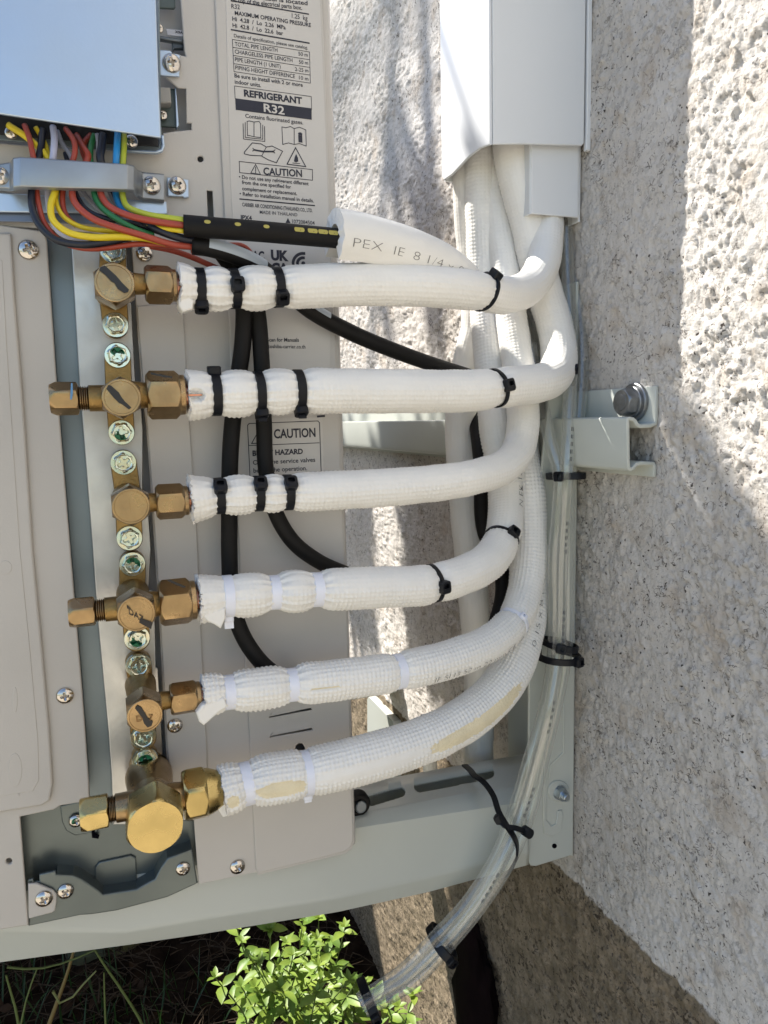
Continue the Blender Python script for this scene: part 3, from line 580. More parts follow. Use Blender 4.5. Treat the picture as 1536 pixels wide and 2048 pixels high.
v1 = valve((229, 565), 39, (290, 356, 532, 608), ((226, 503), (231, 650)), label='topmost small brass valve, black marker stroke across its cap',
      stroke=[[(198, 540), (201, 534), (210, 531), (220, 540), (233, 552), (245, 566), (258, 579), (256, 584), (249, 586), (236, 578), (229, 566), (222, 562), (211, 550)]], green=(None, None))
v2 = valve((243, 795), 38, (293, 373, 742, 838), ((235, 711), (243, 865)), (100, 157, 763, 831, 178), label='second brass valve down, blue paint line on its side port cap',
      stroke=[[(213, 778), (216, 770), (222, 771), (238, 785), (243, 794), (250, 803), (263, 815), (258, 819), (243, 808), (238, 806), (228, 796)]], green=(100, 250))
v3 = valve((262, 1013), 37, (312, 380, 967, 1038), ((247, 925), (259, 1076)), label='third brass valve down with a clean unmarked cap', glyph=[('DA', (259, 1006), (262, 1030), 12, 0, 1)])
v4 = valve((273, 1228), 37, (318, 395, 1156, 1250), ((265, 1128), (274, 1276)), (137, 190, 1190, 1253, 210), label='fourth brass valve down, its cap lettered and scribbled over in black',
      stroke=[[(278, 1245), (284, 1237), (292, 1240), (306, 1245), (302, 1258), (290, 1252)]], glyph=[('DAZ', (258, 1228), (288, 1246), 13, .0, 0), ('r', (254, 1216), (262, 1222), 9, .02, 0)], green=(60, 240))
v5 = valve((290, 1432), 35, (340, 405, 1361, 1428), ((277, 1330), (287, 1473)), label='fifth brass valve down, black marker stroke on a low round cap',
      stroke=[[(270, 1417), (275, 1411), (283, 1415), (291, 1428), (296, 1437), (306, 1443), (303, 1452), (295, 1455), (288, 1447), (284, 1435)]], glyph=[('D  7', (273, 1444), (307, 1440), 11, 0, 1)])
v6 = valve((311, 1655), 54, (366, 446, 1531, 1637), ((290, 1519), (318, 1640)), (160, 217, 1583, 1656, 232), yf=-.072, m=BRASSN, cone=True, big=True, rot=.16, label='lowest and largest brass valve with a wide bright hexagonal cap', green=(70, None))
def small_marks():
    mb = MB(); y = YN - .0108
    for pl in ([(142, 766), (145, 766), (146, 785), (144, 799), (140, 799)],): put_fill(mb, pl, y)
    mb.done('blue_paint_line', mat('blue_paint_line', (.10, .25, .45), .5), v2)
    mb = MB(); put_fill(mb, [(300, 746), (304, 745), (345, 753), (344, 756), (330, 755), (303, 749)], YN - .0125); mb.done('marker_line', MARK, v2)
    mb = MB(); put_fill(mb, [(332, 1160), (340, 1159), (372, 1173), (368, 1176), (352, 1170)], YN - .0125); mb.done('marker_line', MARK, v4)
small_marks()
# ================================================================== WALL BRACKET
BRK = thing('wall_bracket', 'off-white steel wall bracket with rail, bolted cross bar and slotted arms carrying the outdoor unit', 'bracket', (WX - .02, .1, .3))
CUT = []
def build_bracket():
    fy = .016
    rail = plate('vertical_rail', [(1100, 770), (1155, 772), (1155, 1000), (1150, 1300), (1147, 1704), (1141, 1712), (1072, 1733), (1062, 1732), (1057, 1722), (1056, 1629), (1058, 1358), (1080, 982), (1085, 915)], fy, .0025, ARM, BRK, .001)
    plate('pressed_hook', [(1090, 1440), (1097, 1440), (1094, 1580), (1093, 1640), (1103, 1653), (1112, 1648), (1116, 1622), (1124, 1620), (1127, 1632), (1122, 1662), (1105, 1674), (1088, 1668), (1086, 1630)], fy - .001, .0015, ARM, BRK, .0014)
    plate('pressed_ridge', [(1126, 1330), (1130, 1330), (1130, 1508), (1104, 1535), (1100, 1560), (1097, 1560), (1100, 1531), (1126, 1505)], fy - .0008, .0012, ARM, BRK, .0011)
    plate('pressed_boss', circ(1118, 1583, 22), fy - .0012, .0022, ARM, BRK, .0021)
    plate('hole', circ(1109, 1692, 5), fy - .0003, .001, DARK, BRK, .0001); plate('hole_rim', circ(1109, 1692, 9), fy - .0002, .001, ARM, BRK, .0008)
    c = P(1120, 1585, fy - .0012); b = MB(); b.add(*prism_data(c + np.array((0, .001, 0)), (0, -1, 0), [(0, .0062), (.0008, .0062), (.0012, .006)], n=32)); b.add(*prism_data(c, (0, -1, 0), hexprof(.0062, .0052, 0, 1), .0052, .3)); b.add(*prism_data(c + np.array((0, -.006, 0)), (0, -1, 0), [(0, .0028), (.0035, .0028), (.004, .0023)], n=24))
    b.done('rail_nut', ZBOLT, BRK, 30)
    # web of the rail, flat on the wall, with a shallow rib
    zt = P(1120, 560, fy)[2]; zb = P(1100, 1728, fy)[2]
    plateX('rail_web', [(0, fy + .0026, zb), (0, .118, zb), (0, .118, zt), (0, fy + .0026, zt)], WX - .0038, .0024, ARM, BRK)
    plateX('rail_rib', [(0, .058, zb), (0, .080, zb), (0, .080, zt), (0, .058, zt)], WX - .0075, .004, ARM, BRK, .002)
    mb = MB(); xl = P(1062, 1358, fy)[0]; x2 = P(1086, 915, fy)[0]
    # support arm : lofted rows of (pixels, plane)
    rows = [([(560, 1618), (714, 1573), (930, 1533), (1056, 1511)], .068), ([(560, 1640), (714, 1595), (930, 1553), (1056, 1530)], .052), ([(560, 1672), (714, 1632), (930, 1592), (1056, 1575)], .024),
            ([(-220, 1790), (0, 1760), (400, 1700), (714, 1644), (1056, 1590)], .018), ([(-220, 1800), (0, 1772), (400, 1712), (714, 1656), (1056, 1602)], .0145), ([(-220, 1812), (0, 1784), (400, 1724), (714, 1668), (1056, 1616)], .0140),
            ([(-220, 1868), (0, 1843), (246, 1852), (400, 1826), (673, 1786), (856, 1745), (1056, 1694)], .0138), ([(-220, 1876), (0, 1852), (246, 1858), (400, 1832), (673, 1791), (856, 1750), (1056, 1699)], .0134),
            ([(-220, 1884), (0, 1860), (246, 1864), (400, 1838), (673, 1796), (856, 1755), (1056, 1704)], .0142), ([(-220, 1946), (0, 1917), (246, 1884), (400, 1862), (673, 1818), (856, 1778), (1056, 1724)], .0185)]
    xs = np.concatenate((np.linspace(-220, 700, 40), np.linspace(702, 1000, 280), np.linspace(1004, 1056, 8))); R_ = []
    for r_, y in rows:
        a = np.array(r_, float); py = np.interp(xs, a[:, 0], a[:, 1])
        if r_[0][0] > 0: py = np.where(xs < r_[0][0], r_[0][1] + (r_[0][0] - xs) * .19, py)
        R_.append((py, y))
    fine = [R_[0]] + [(R_[1][0] * (1 - t) + R_[2][0] * t, R_[1][1] * (1 - t) + R_[2][1] * t) for t in np.linspace(0, 1, 34)] + R_[3:]
    V = np.array([[P(x, q, y) for x, q in zip(xs, py)] for py, y in fine]); PX = np.array([[(x, q) for x, q in zip(xs, py)] for py, y in fine])
    V = np.concatenate((V, V[-1:] + np.array((0, .012, 0)))); nr_, nc_ = V.shape[:2]
    def in_slot(p):
        for (a, b_, hw) in (((742, 1606), (798, 1589), 11.5), ((842, 1577), (974, 1550), 13.)):
            a = np.array(a, float); b_ = np.array(b_, float); t = np.clip((p - a) @ (b_ - a) / ((b_ - a) @ (b_ - a)), 0, 1)
            if np.linalg.norm((p - a - (b_ - a) * t) * np.array((.9, 1))) < hw: return True
        return False
    Fc = []
    for i in range(nr_ - 1):
        for j in range(nc_ - 1):
            if 0 < i < 35 and xs[j] > 702 and in_slot((PX[i, j] + PX[i + 1, j + 1]) / 2): continue
            Fc.append((i * nc_ + j, i * nc_ + j + 1, (i + 1) * nc_ + j + 1, (i + 1) * nc_ + j))
    arm = link('support_arm', mk('support_arm', V.reshape(-1, 3), Fc), ARM, BRK, 40); md = arm.modifiers.new('s', 'SOLIDIFY'); md.thickness = .002; md.offset = -1
    a0, a1 = P(700, 1577, .068), P(1056, 1511, .068); zlo = P(1056, 1724, .0185)[2] + .003
    me = plate_mesh([[(-.2, 0, a0[2] - .002), (-.2, 0, zlo), (a1[0], 0, zlo), (a1[0], 0, a1[2] - .002)]], .002, .0005, 'y', .0665); link('arm_back_flange', me, ARM, BRK, 35)
    # cross bar : hat profile along the wall
    prof = [(1311.5, 772), (1316, 830), (1311.5, 845), (1300, 848), (1282, 849), (1277, 846), (1273, 839), (1268, 835), (1260, 833.5), (1254, 836), (1253, 842), (1254, 926), (1256, 938), (1261, 943), (1268, 940), (1275, 932), (1282, 930), (1306, 930), (1309, 934), (1306, 954)]
    pr = [P(a, b_, -.067) for a, b_ in prof]; pr = [np.array((min(p[0], WX - .0035), 0, p[2])) for p in pr]; off = []
    ys = [-.067, .45, .95]; V = [p + np.array((0, y, 0)) for y in ys for p in pr]; n = len(pr)
    Fc = [(j * n + i, j * n + i + 1, (j + 1) * n + i + 1, (j + 1) * n + i) for j in range(2) for i in range(n - 1)]
    bar = link('cross_bar', mk('cross_bar', V, Fc), ARM, BRK, 50); md = bar.modifiers.new('s', 'SOLIDIFY'); md.thickness = .0024; md.offset = 1; bevmod(bar, .0004, 2)
    # anchor bolt and washers
    c = Q(1271, 804, WX - .004); mb = MB(); mb.add(*prism_data(c, (-1, 0, 0), [(0, .0125), (.0020, .0125), (.0026, .0118)], n=48)); mb.add(*prism_data(c + np.array((-.0026, 0, 0)), (-1, 0, 0), [(0, .0104), (.0016, .0104), (.002, .0098)], n=48))
    mb.add(*prism_data(c + np.array((-.0044, 0, 0)), (-1, 0, 0), hexprof(.0075, .0094, .2, 1.0), .0094, .25)); mb.add(*prism_data(c + np.array((-.0118, 0, 0)), (-1, 0, 0), [(0, .0055), (.0006, .0053), (.0012, .003)], n=32)); mb.done('anchor_bolt', BOLT, bar, 30)
    # far rail and arm
    z0 = .16; pts = [Q(750, 1396), Q(753, 1390), Q(803, 1440), Q(806, 1450), Q(806, 1600), Q(750, 1600)]
    ymin = min(p[1] for p in pts); ymax = max(p[1] for p in pts)
    plateX('far_rail', [(0, p[1], p[2]) for p in pts], WX - .012, .011, ARM, BRK)
    Vb, Fb = box_data(-.16, WX - .002, ymin + .01, ymin + .05, .365, .405); mb = MB(); mb.add(Vb, Fb); bevmod(mb.done('far_support_arm', ARM, BRK), .003)
    # rubber foot and bolt on the arm
    c = P(711, 1601, .030); mb = MB(); mb.add(*prism_data(c, (0, -1, 0), [(0, .0080), (.001, .0092), (.0065, .0092), (.0085, .0078), (.0085, .0052), (.006, .0050)], n=44)); mb.done('rubber_foot', RUBBER, BRK, 40)
    mb = MB(); mb.add(*prism_data(c + np.array((.0002, 0, -.0015)), (.1, -1, .1), [(0, .0044), (.0095, .0044), (.0102, .0036)], n=24)); mb.done('foot_bolt', ZBOLT, BRK, 40)
build_bracket()
# ================================================================== DUCT (TRUNKING)
DUCT = thing('pipe_duct', 'white plastic pipe duct running down the wall, its cover cut open at the lower end', 'duct', (.30, .05, .9))
def build_duct():
    ys = .008; xf = P(983, 100, ys)[0]; zt = 1.45; yb = float(Q(886, 200, xf)[1])
    def zp(px, py): return P(px, py, ys)[2]
    zs = zp(1075, 291); xs_ = WX - .003
    # side plate facing the lens
    me = plate_mesh([[(xf + .001, ys, zt), (xf + .001, ys, zp(990, 289)), (P(1040, 287.5, ys)[0], ys, zp(1040, 287.5)), (P(1164, 291, ys)[0], ys, zp(1164, 291)), (P(1168, 286, ys)[0], ys, zp(1168, 286)), (xs_ - .001, ys, zt)]], .002, .0006, 'y', ys)
    link('duct_cover_side', me, PVC, DUCT, 35)
    f = [Q(984, 289, xf), Q(962, 297, xf), Q(940, 314, xf), Q(906, 350, xf), Q(890, 361, xf), Q(886, 352, xf)]
    pts = [(xf, ys + .0005, f[0][2])] + [(xf, p[1], p[2]) for p in f[1:]]; pts += [(xf, yb, zt), (xf, ys + .0005, zt)]
    plateX('duct_cover_front', pts, xf - .0012, .002, PVC, DUCT, .0008)
    zc = f[-2][2]; me = plate_mesh([[(xf + .001, yb, zt), (xf + .001, yb, zc), (xs_, yb, zc), (xs_, yb, zt)]], .002, .0006, 'y', yb); link('duct_cover_far_side', me, PVC, DUCT, 35)
    me = plate_mesh([[(xs_ - .0015, ys, zt), (xs_ - .0015, ys, zp(1168, 300)), (WX - .001, ys, zp(1168, 300)), (WX - .001, ys, zt)]], .004, .0006, 'y', ys - .001); link('duct_edge', me, PVC, DUCT, 35)
    # smaller inner duct sleeve
    y0 = ys + .006; a = P(1063, 300, y0)[0]; b_ = P(1158, 300, y0)[0]; z1 = P(1063, 427, y0)[2]; y1 = y0 + .016
    me = plate_mesh([[(a, y0, zt - .3), (a, y0, z1), (b_, y0, z1), (b_, y0, zt - .3)]], .002, .0008, 'y', y0); sl = link('duct_sleeve', me, PVC, DUCT, 35)
    plateX('sleeve_side', [(0, y0 + .001, z1), (0, y1, z1), (0, y1, zt - .3), (0, y0 + .001, zt - .3)], a - .0008, .002, PVC, DUCT)
    b2 = P(1164, 300, y0 - .001)[0]; me = plate_mesh([[(b_ + .0003, y0, zt - .3), (b_ + .0003, y0, z1 + .001), (b2, y0, z1 + .001), (b2, y0, zt - .3)]], .0018, .0006, 'y', y0 + .0015); link('sleeve_base', me, PVC, DUCT, 35)
    plateX('sleeve_back', [(0, y0 + .003, z1 - .002), (0, y1, z1 - .002), (0, y1, zt - .3), (0, y0 + .003, zt - .3)], WX - .004, .002, PVC, DUCT)
build_duct()
# ================================================================== INSULATED PIPES
CU = {}
def pipe(label, px, rad, pinch=(), A=.00035, smooth_top=.6, end0=True, mats=None, patches=(), name='insulated_pipe', group=None, pitch=.0027, step=.00068, flare=0., seed=0, flat=None, wrinkle=.0011):
    """px: [(px, py, plane y)] centre line; rad metres; pinch: [(px, py, depth, width)]"""
    sw = Sweep([P(a, b, c) for a, b, c in px], step); S = sw.S; n = max(40, int(2 * math.pi * rad / pitch) * 4); th = np.linspace(0, 2 * np.pi, n, endpoint=False)
    nl = int(2 * math.pi * rad / pitch); u, v = np.meshgrid(S / pitch, th / (2 * np.pi) * nl, indexing='ij'); Sg, Tg = np.meshgrid(S, th, indexing='ij')
    w_ = .22 * perlin(Sg * 60 + seed, Tg * 1.6 + seed * 3)
    h = ((.5 + .5 * np.cos(2 * np.pi * (u + w_))) * (.5 + .5 * np.cos(2 * np.pi * (v + .6 * w_)))) ** .65
    upw = np.clip(np.sin(Tg - .0), 0, 1); amp = 1.3 * A * (1 - smooth_top * sstep(.0, .55, np.sin(Tg + .15))) * (.75 + .5 * perlin(Sg * 45 + 7, Tg * 1.2 + seed))
    wav = .0005 * perlin(Sg * 38 + seed * 5, np.cos(Tg) * 1.5 + 4) + .0004 * perlin(Sg * 90 + seed, np.sin(Tg) * 2 + 9)
    ridge = np.zeros_like(h); rbase = np.full_like(S, rad)
    pk = []
    for (a, b_, dep, wd) in pinch:
        s0 = sw.s_at_px(a, b_); pk.append(s0); g = np.exp(-np.abs((S - s0) / (wd * 1.45)) ** 1.7); rbase -= rad * dep * 1.55 * g
        g2 = np.exp(-((Sg - s0) / (wd * 2.2)) ** 2); ridge += g2 * wrinkle * dep / .16 * (np.cos(Tg * 13 + 3 * perlin(Sg * 40, Tg * 2 + seed)) * .5)
        amp = amp * (1 - .75 * np.exp(-((Sg - s0) / (wd * .7)) ** 2))
    rbase += flare * np.exp(-S / .006)
    Rr = rbase[:, None] + amp * h + wav + ridge
    idx = np.zeros((len(S) - 1, n), int)
    for (a, b_, a2, b2, t0, t1, mi, sink) in patches:      # s-range from pixels, angle range degrees
        s0, s1 = sw.s_at_px(a, b_), sw.s_at_px(a2, b2); sc, sh = (s0 + s1) / 2, abs(s1 - s0) / 2; tc, tw = R((t0 + t1) / 2), R(abs(t1 - t0) / 2)
        dt = (Tg - tc + np.pi) % (2 * np.pi) - np.pi; e = np.abs((Sg - sc) / sh) ** 3.0 + np.abs(dt / tw) ** 2.4 + .45 * perlin(Sg * 260 + 3, Tg * 6) + .25 * perlin(Sg * 700, Tg * 16); k = sstep(1.12, .92, e)
        Rr = Rr * 1 - k * (amp * h * .85 + sink); idx = np.where(k[:-1, :] > .5, mi, idx)
    if flat is not None: Rr = Rr * flat(Sg, Tg)
    ax = np.zeros_like(Rr)
    if end0:
        e = np.exp(-Sg / .0035); ax = e * (.0016 * perlin(Tg * 2.2 + seed * 7, Tg * 0 + 2) + .0007 * perlin(Tg * 7, Tg * 0 + seed))
    V = sw.C[:, None, :] + sw.T[:, None, :] * ax[..., None] + Rr[..., None] * (np.cos(Tg)[..., None] * sw.A[:, None, :] + np.sin(Tg)[..., None] * sw.B[:, None, :])
    nu = len(S); V = V.reshape(-1, 3); ri = rad * .46; ext = []
    for q, rr in ((0.0006, .97), (0, .8), (.0003, .6), (0, .46), (.012, .46)):   # cut face and bore at the near end
        j = np.arange(n); jit = .0004 * RNG.standard_normal(n) * (rr > .5)
        base = V[j]; cen = sw.C[0] + sw.T[0] * (ax[0][:, None]); f = rr / 1.0
        ext.append(cen + (base - cen) * f + sw.T[0] * (q + jit[:, None]))
    Vall = np.vstack(ext[::-1] + [V]); me = gridmesh(name, Vall, nu + 5, n, True, np.vstack((np.ones((5, n), int), idx)))
    root = thing(name, label, 'insulated pipe', sw.C[len(sw.C) // 2], group)
    o = link('foam_sleeve', me, mats or [FOAM, FOAMCUT, FOAMIN], root, 180)
    if end0:
        p0 = sw.C[0] - sw.T[0] * .004; mb = MB(); mb.add(*prism_data(p0, sw.T[0], [(0, rad * .42), (.016, rad * .42)], n=24)); mb.done('copper_pipe', COPPER, root, 60)
    root['_'] = 0; del root['_']; PIPES[root.name] = (sw, rad); return root, sw
PIPES = {}
GP = 'white insulated pipes from the brass valves'
p1, S1 = pipe('topmost insulated pipe, three black ties near its brass nut and a tight upward bend', [(357, 575, YN), (430, 578, YN), (560, 575, YN), (700, 569, YN), (850, 572, -.036), (950, 581, -.028), (1015, 590, -.012), (1060, 572, .004), (1086, 525, .016), (1093, 460, .026), (1094, 400, .034), (1092, 340, .036)],
              .0118, ((398, 578, .17, .0035), (468, 578, .17, .0035), (556, 576, .15, .0035), (968, 583, .06, .003)), A=0.00057, smooth_top=.7, flare=.0012, seed=1, group=GP)
p2, S2 = pipe('second insulated pipe down, split at its end where bare copper shows', [(374, 790, YN), (450, 788, YN), (600, 782, YN), (800, 782, -.037), (940, 781, -.032), (1020, 773, -.024), (1080, 765, -.014), (1112, 745, .002), (1118, 705, .012), (1106, 640, .022), (1085, 570, .028), (1058, 450, .032), (1030, 340, .034), (1016, 240, .036)],
              .0128, ((430, 789, .13, .0035), (518, 786, .15, .0035), (597, 783, .13, .0035), (990, 777, .09, .003)), A=0.00065, smooth_top=.65, flare=.0008, seed=2, patches=((368, 790, 402, 789, -16, 10, 1, .0088),), group=GP)
p3, S3 = pipe('third insulated pipe down, three black ties with their heads on top', [(380, 998, YN), (450, 991, YN), (600, 984, YN), (700, 979, YN), (850, 968, -.034), (950, 953, -.026), (1006, 933, -.014), (1038, 895, .0), (1046, 840, .008), (1043, 780, .014), (1030, 690, .03), (1012, 560, .045), (995, 430, .055), (985, 300, .06), (980, 240, .06)],
              .0112, ((437, 992, .17, .0035), (516, 988, .17, .0035), (575, 985, .15, .0035)), A=0.00068, smooth_top=.55, flare=.0026, seed=3, group=GP)
p4, S4 = pipe('fourth insulated pipe down, pinched by milky ties and tied in black at its upward bend', [(396, 1198, YN), (460, 1192, YN), (560, 1184, YN), (640, 1179, YN), (760, 1174, -.037), (850, 1169, -.034), (930, 1148, -.026), (980, 1118, -.014), (1006, 1070, .0), (1012, 1010, .014), (1008, 940, .024), (992, 850, .034), (985, 760, .045), (972, 600, .06), (965, 430, .062), (962, 280, .062)],
              .0125, ((455, 1193, .10, .0035), (548, 1186, .20, .004), (632, 1180, .19, .004), (865, 1167, .08, .003), (1008, 1075, .05, .003)), A=0.00076, smooth_top=.5, flare=.0012, seed=4, group=GP)
p5, S5 = pipe('fifth insulated pipe down, pinched at two milky ties with a slit beside them', [(404, 1391, YN), (460, 1384, YN), (580, 1370, YN), (700, 1356, YN), (795, 1343, -.036), (900, 1318, -.031), (975, 1288, -.023), (1028, 1240, -.010), (1052, 1170, .004), (1060, 1080, .014), (1056, 980, .022), (1045, 900, .035), (1038, 800, .05), (1030, 640, .07), (1015, 400, .075), (1010, 260, .075)],
              .0118, ((457, 1385, .18, .0036), (582, 1370, .19, .0038), (795, 1343, .12, .0034), (1026, 1243, .08, .003)), A=0.00104, smooth_top=.15, seed=5, patches=((612, 1366, 668, 1360, -6, 2, 2, .0012),), group=GP)
p6, S6 = pipe('lowest and thickest insulated pipe with torn patches baring cream foam', [(444, 1581, YN), (500, 1565, YN), (610, 1546, YN), (700, 1525, YN), (800, 1497, -.036), (900, 1456, -.030), (975, 1402, -.020), (1025, 1335, -.008), (1050, 1250, .008), (1058, 1150, .022), (1062, 1040, .034), (1060, 930, .045), (1050, 800, .06), (1045, 640, .08), (1035, 400, .085), (1030, 260, .085)],
              .0142, ((492, 1567, .14, .004), (612, 1546, .10, .0032)), A=0.00110, smooth_top=.1, seed=6, patches=((503, 1563, 600, 1548, -26, 14, 2, .0008), (840, 1484, 1008, 1362, -24, 20, 2, .0002), (446, 1581, 470, 1574, -26, 8, 2, .0006), (620, 1544, 830, 1487, -14, 18, 0, .0)), group=GP)
pipe('dull insulated pipe hanging behind the others down to the bracket arm', [(936, 250, .07), (940, 400, .08), (948, 520, .085), (955, 640, .09), (936, 730, .095), (922, 830, .10), (926, 960, .10), (940, 1120, .10), (955, 1300, .10), (958, 1450, .10), (958, 1620, .10)], .0128, A=.0003, smooth_top=.3, end0=False, seed=8, step=.001)
pipe('thin insulated pipe standing low on the wall beside the far bracket', [(856, 1430, .26), (860, 1530, .25), (868, 1640, .24)], .008, A=.0003, smooth_top=.3, end0=False, seed=9, step=.001)
# torn flaps of foam at the pipe ends
def flap(parent, px, y, th=.005, sd=0):
    o = plate('foam_flap', px, y, th, FOAM, parent, .0012); return o
flap(p4, [(406, 1216), (428, 1222), (450, 1216), (452, 1236), (442, 1258), (430, 1250), (416, 1244), (408, 1236)], -.050, .012)
flap(p5, [(404, 1410), (448, 1396), (456, 1414), (440, 1424), (424, 1438), (408, 1452), (398, 1444), (392, 1426)], -.050, .010)
flap(p6, [(440, 1610), (470, 1596), (498, 1592), (500, 1602), (480, 1614), (462, 1632), (446, 1636), (436, 1620)], -.046, .012)
flap(p1, [(358, 596), (372, 588), (388, 600), (386, 618), (366, 624), (358, 612)], -.048, .010)
# split foam sleeve over the conduit
def split_sleeve():
    sw = Sweep([P(668, 474, -.040), P(720, 482, -.038), P(800, 501, -.033), P(880, 525, -.027), P(948, 552, -.020)], .0012); S = sw.S; L = sw.L; n = 60; a0, a1 = R(-62), R(215); th = np.linspace(a0, a1, n)
    Sg, Tg = np.meshgrid(S, th, indexing='ij'); k = Sg / L; Ro = .0142 * (1 - .10 * k - .55 * k ** 4) + .0003 * perlin(Sg * 60, Tg * 2); Ri = Ro * .45
    sq = 1 + .10 * np.sin(Tg) ** 2
    def surf(Rr, ax=0): return sw.C[:, None, :] + sw.T[:, None, :] * ax + Rr[..., None] * (np.cos(Tg)[..., None] * sw.A[:, None, :] + (np.sin(Tg) * sq)[..., None] * sw.B[:, None, :])
    e = (np.exp(-Sg / .004) * .0014 * perlin(Tg * 3, Tg * 0 + 1))[..., None]
    O = surf(Ro, e); I = surf(Ri, e); ring = np.concatenate((O, I[:, ::-1]), 1); N = 2 * n; V = ring.reshape(-1, 3)
    me = gridmesh('f', V, len(S), N, True); root = thing('split_foam_sleeve', 'split off-white foam sleeve hooked over the black conduit, tapering under a tie', 'foam sleeve', sw.C[0])
    o = link('foam_sleeve', me, [FOAM], root, 60)
    V2 = np.vstack((O[0], I[0])); m2 = mk('c', V2, [(i, i + 1, n + i + 1, n + i) for i in range(n - 1)]); link('cut_face', m2, FOAMCUT, root, 180)
    Vt, Ft = text_verts('PEX IE. 8 1/4 x 0.8', 0); text_on(root, sw, 'PEX  IE. 8 1/4 x 0.', .006, L * .86, R(-20), .0050, lambda s: np.interp(s, S, Ro[:, 0]) + .00025, 1, mat('faded_ink', (.20, .19, .18), .6))
def text_on(parent, sw, s, s0, s1, th0, size, rf, flip=1, mtl=None):
    V, Fc = text_verts(s, -.022); x = V[:, 0]; u = s0 + (x - x.min()) / (x.max() - x.min()) * (s1 - s0); v = (V[:, 1] - .35) * size / .71 * flip
    C_, T_, A_, B_ = sw.at(u); rr = np.array([rf(q) for q in u]); t = th0 + v / rr
    W = C_ + rr[:, None] * (np.cos(t)[:, None] * A_ + np.sin(t)[:, None] * B_); mb = MB(); mb.add(W, Fc); mb.done('printed_text', mtl or INKG, parent)
split_sleeve()
text_on(p2, S2, '+ 8D - 3 J L e', S2.s_at_px(1028, 320), S2.s_at_px(1066, 478), R(-4), .0055, lambda s: .0128 + .0015, -1)
text_on(p5, S5, 'JF SI I3 52 m 22 mm CE 10', S5.s_at_px(850, 1331), S5.s_at_px(1015, 1255), R(-30), .0045, lambda s: .0118 + .0011)
text_on(p4, S4, 'N EK 12', S4.s_at_px(1010, 1020), S4.s_at_px(1004, 950), R(15), .005, lambda s: .0125 + .0008)
text_on(p6, S6, '0 15 x 8 PEX 4', S6.s_at_px(1040, 1300), S6.s_at_px(1060, 1120), R(20), .004, lambda s: .0142 + .0011)
# ================================================================== CABLE TIES
mid_ = None
def cable_tie(label, sw, px, py, r, head, color='black', tilt=0., wid=.0052, tail=0., group=None, hsz=1., hw=None, sq=(1, 1)):
    r = r * (.965 if sw is not mid_ else 1)
    C_, T_, A_, B_ = [a for a in sw.at(sw.s_at_px(px, py))]; m = BLACK if color == 'black' else NYLON
    t = R(tilt); T2 = nrm(T_ + B_ * math.tan(t)); B2 = nrm(np.cross(A_, T2)); n = 44; V = []; th = np.linspace(0, 2 * np.pi, n, endpoint=False); k = 1.0
    for a in th:
        ro = r * (1 + .015 * math.sin(5 * a)); d = math.cos(a) * A_ * sq[0] + math.sin(a) * B2 / max(.3, abs(math.cos(t))) * sq[1]
        for (rr, w_) in ((ro, -wid / 2), (ro + .0011, -wid / 2 + .0004), (ro + .0011, wid / 2 - .0004), (ro, wid / 2)): V.append(C_ + d * rr + T2 * w_)
    Fc = [(i * 4 + j, ((i + 1) % n) * 4 + j, ((i + 1) % n) * 4 + (j + 1) % 4, i * 4 + (j + 1) % 4) for i in range(n) for j in range(4)]
    root = thing('cable_tie', label, 'cable tie', C_, group); link('strap', mk('strap', V, Fc), m, root, 40)
    # head : rounded hollow block
    a = R(head); d = nrm(math.cos(a) * A_ * sq[0] + math.sin(a) * B2 * sq[1]); tg = nrm(-math.sin(a) * A_ + math.cos(a) * B2); c = C_ + d * (r * np.linalg.norm((math.cos(a) * sq[0], math.sin(a) * sq[1])) + .0016)
    hx, hy, hz = .0036 * hsz, .0040 * hsz, .0026 * hsz; V = []; prof = [(-1, .86), (-.8, 1), (.8, 1), (1, .86)]; ring = []
    for q in range(28):
        ang = 2 * math.pi * q / 28; ca, sa = math.cos(ang), math.sin(ang); e = (abs(ca) ** 5 + abs(sa) ** 5) ** (-1 / 5); ring.append((ca * e, sa * e))
    for z, f in prof: V += [c + T2 * x * hx * f + tg * y * hy * f + d * z * hz for x, y in ring]
    for f, z in ((.52, 1.0), (.5, .0)): V += [c + T2 * x * hx * .55 + tg * (y * hy * .36 + hy * .22) + d * z * hz for x, y in ring]
    N = 28; Fc = [(k * N + i, k * N + (i + 1) % N, (k + 1) * N + (i + 1) % N, (k + 1) * N + i) for k in range(5) for i in range(N)] + [tuple(range(N))[::-1], tuple(5 * N + i for i in range(N))]
    link('head', mk('head', V, Fc), m, root, 40)
    if tail:
        q = [c + d * (hz * (1 + k_ * tail)) + T2 * w_ + tg * (hy * .2 + t_) for k_ in (0, 1) for w_ in (-wid * .42, wid * .42) for t_ in (-.0006, .0006)]
        link('tail', mk('tail', q, [(0, 1, 3, 2), (4, 6, 7, 5), (0, 4, 5, 1), (2, 3, 7, 6), (0, 2, 6, 4), (1, 5, 7, 3)]), m, root)
    return root
GB = 'black cable ties'; GW = 'milky white cable ties'
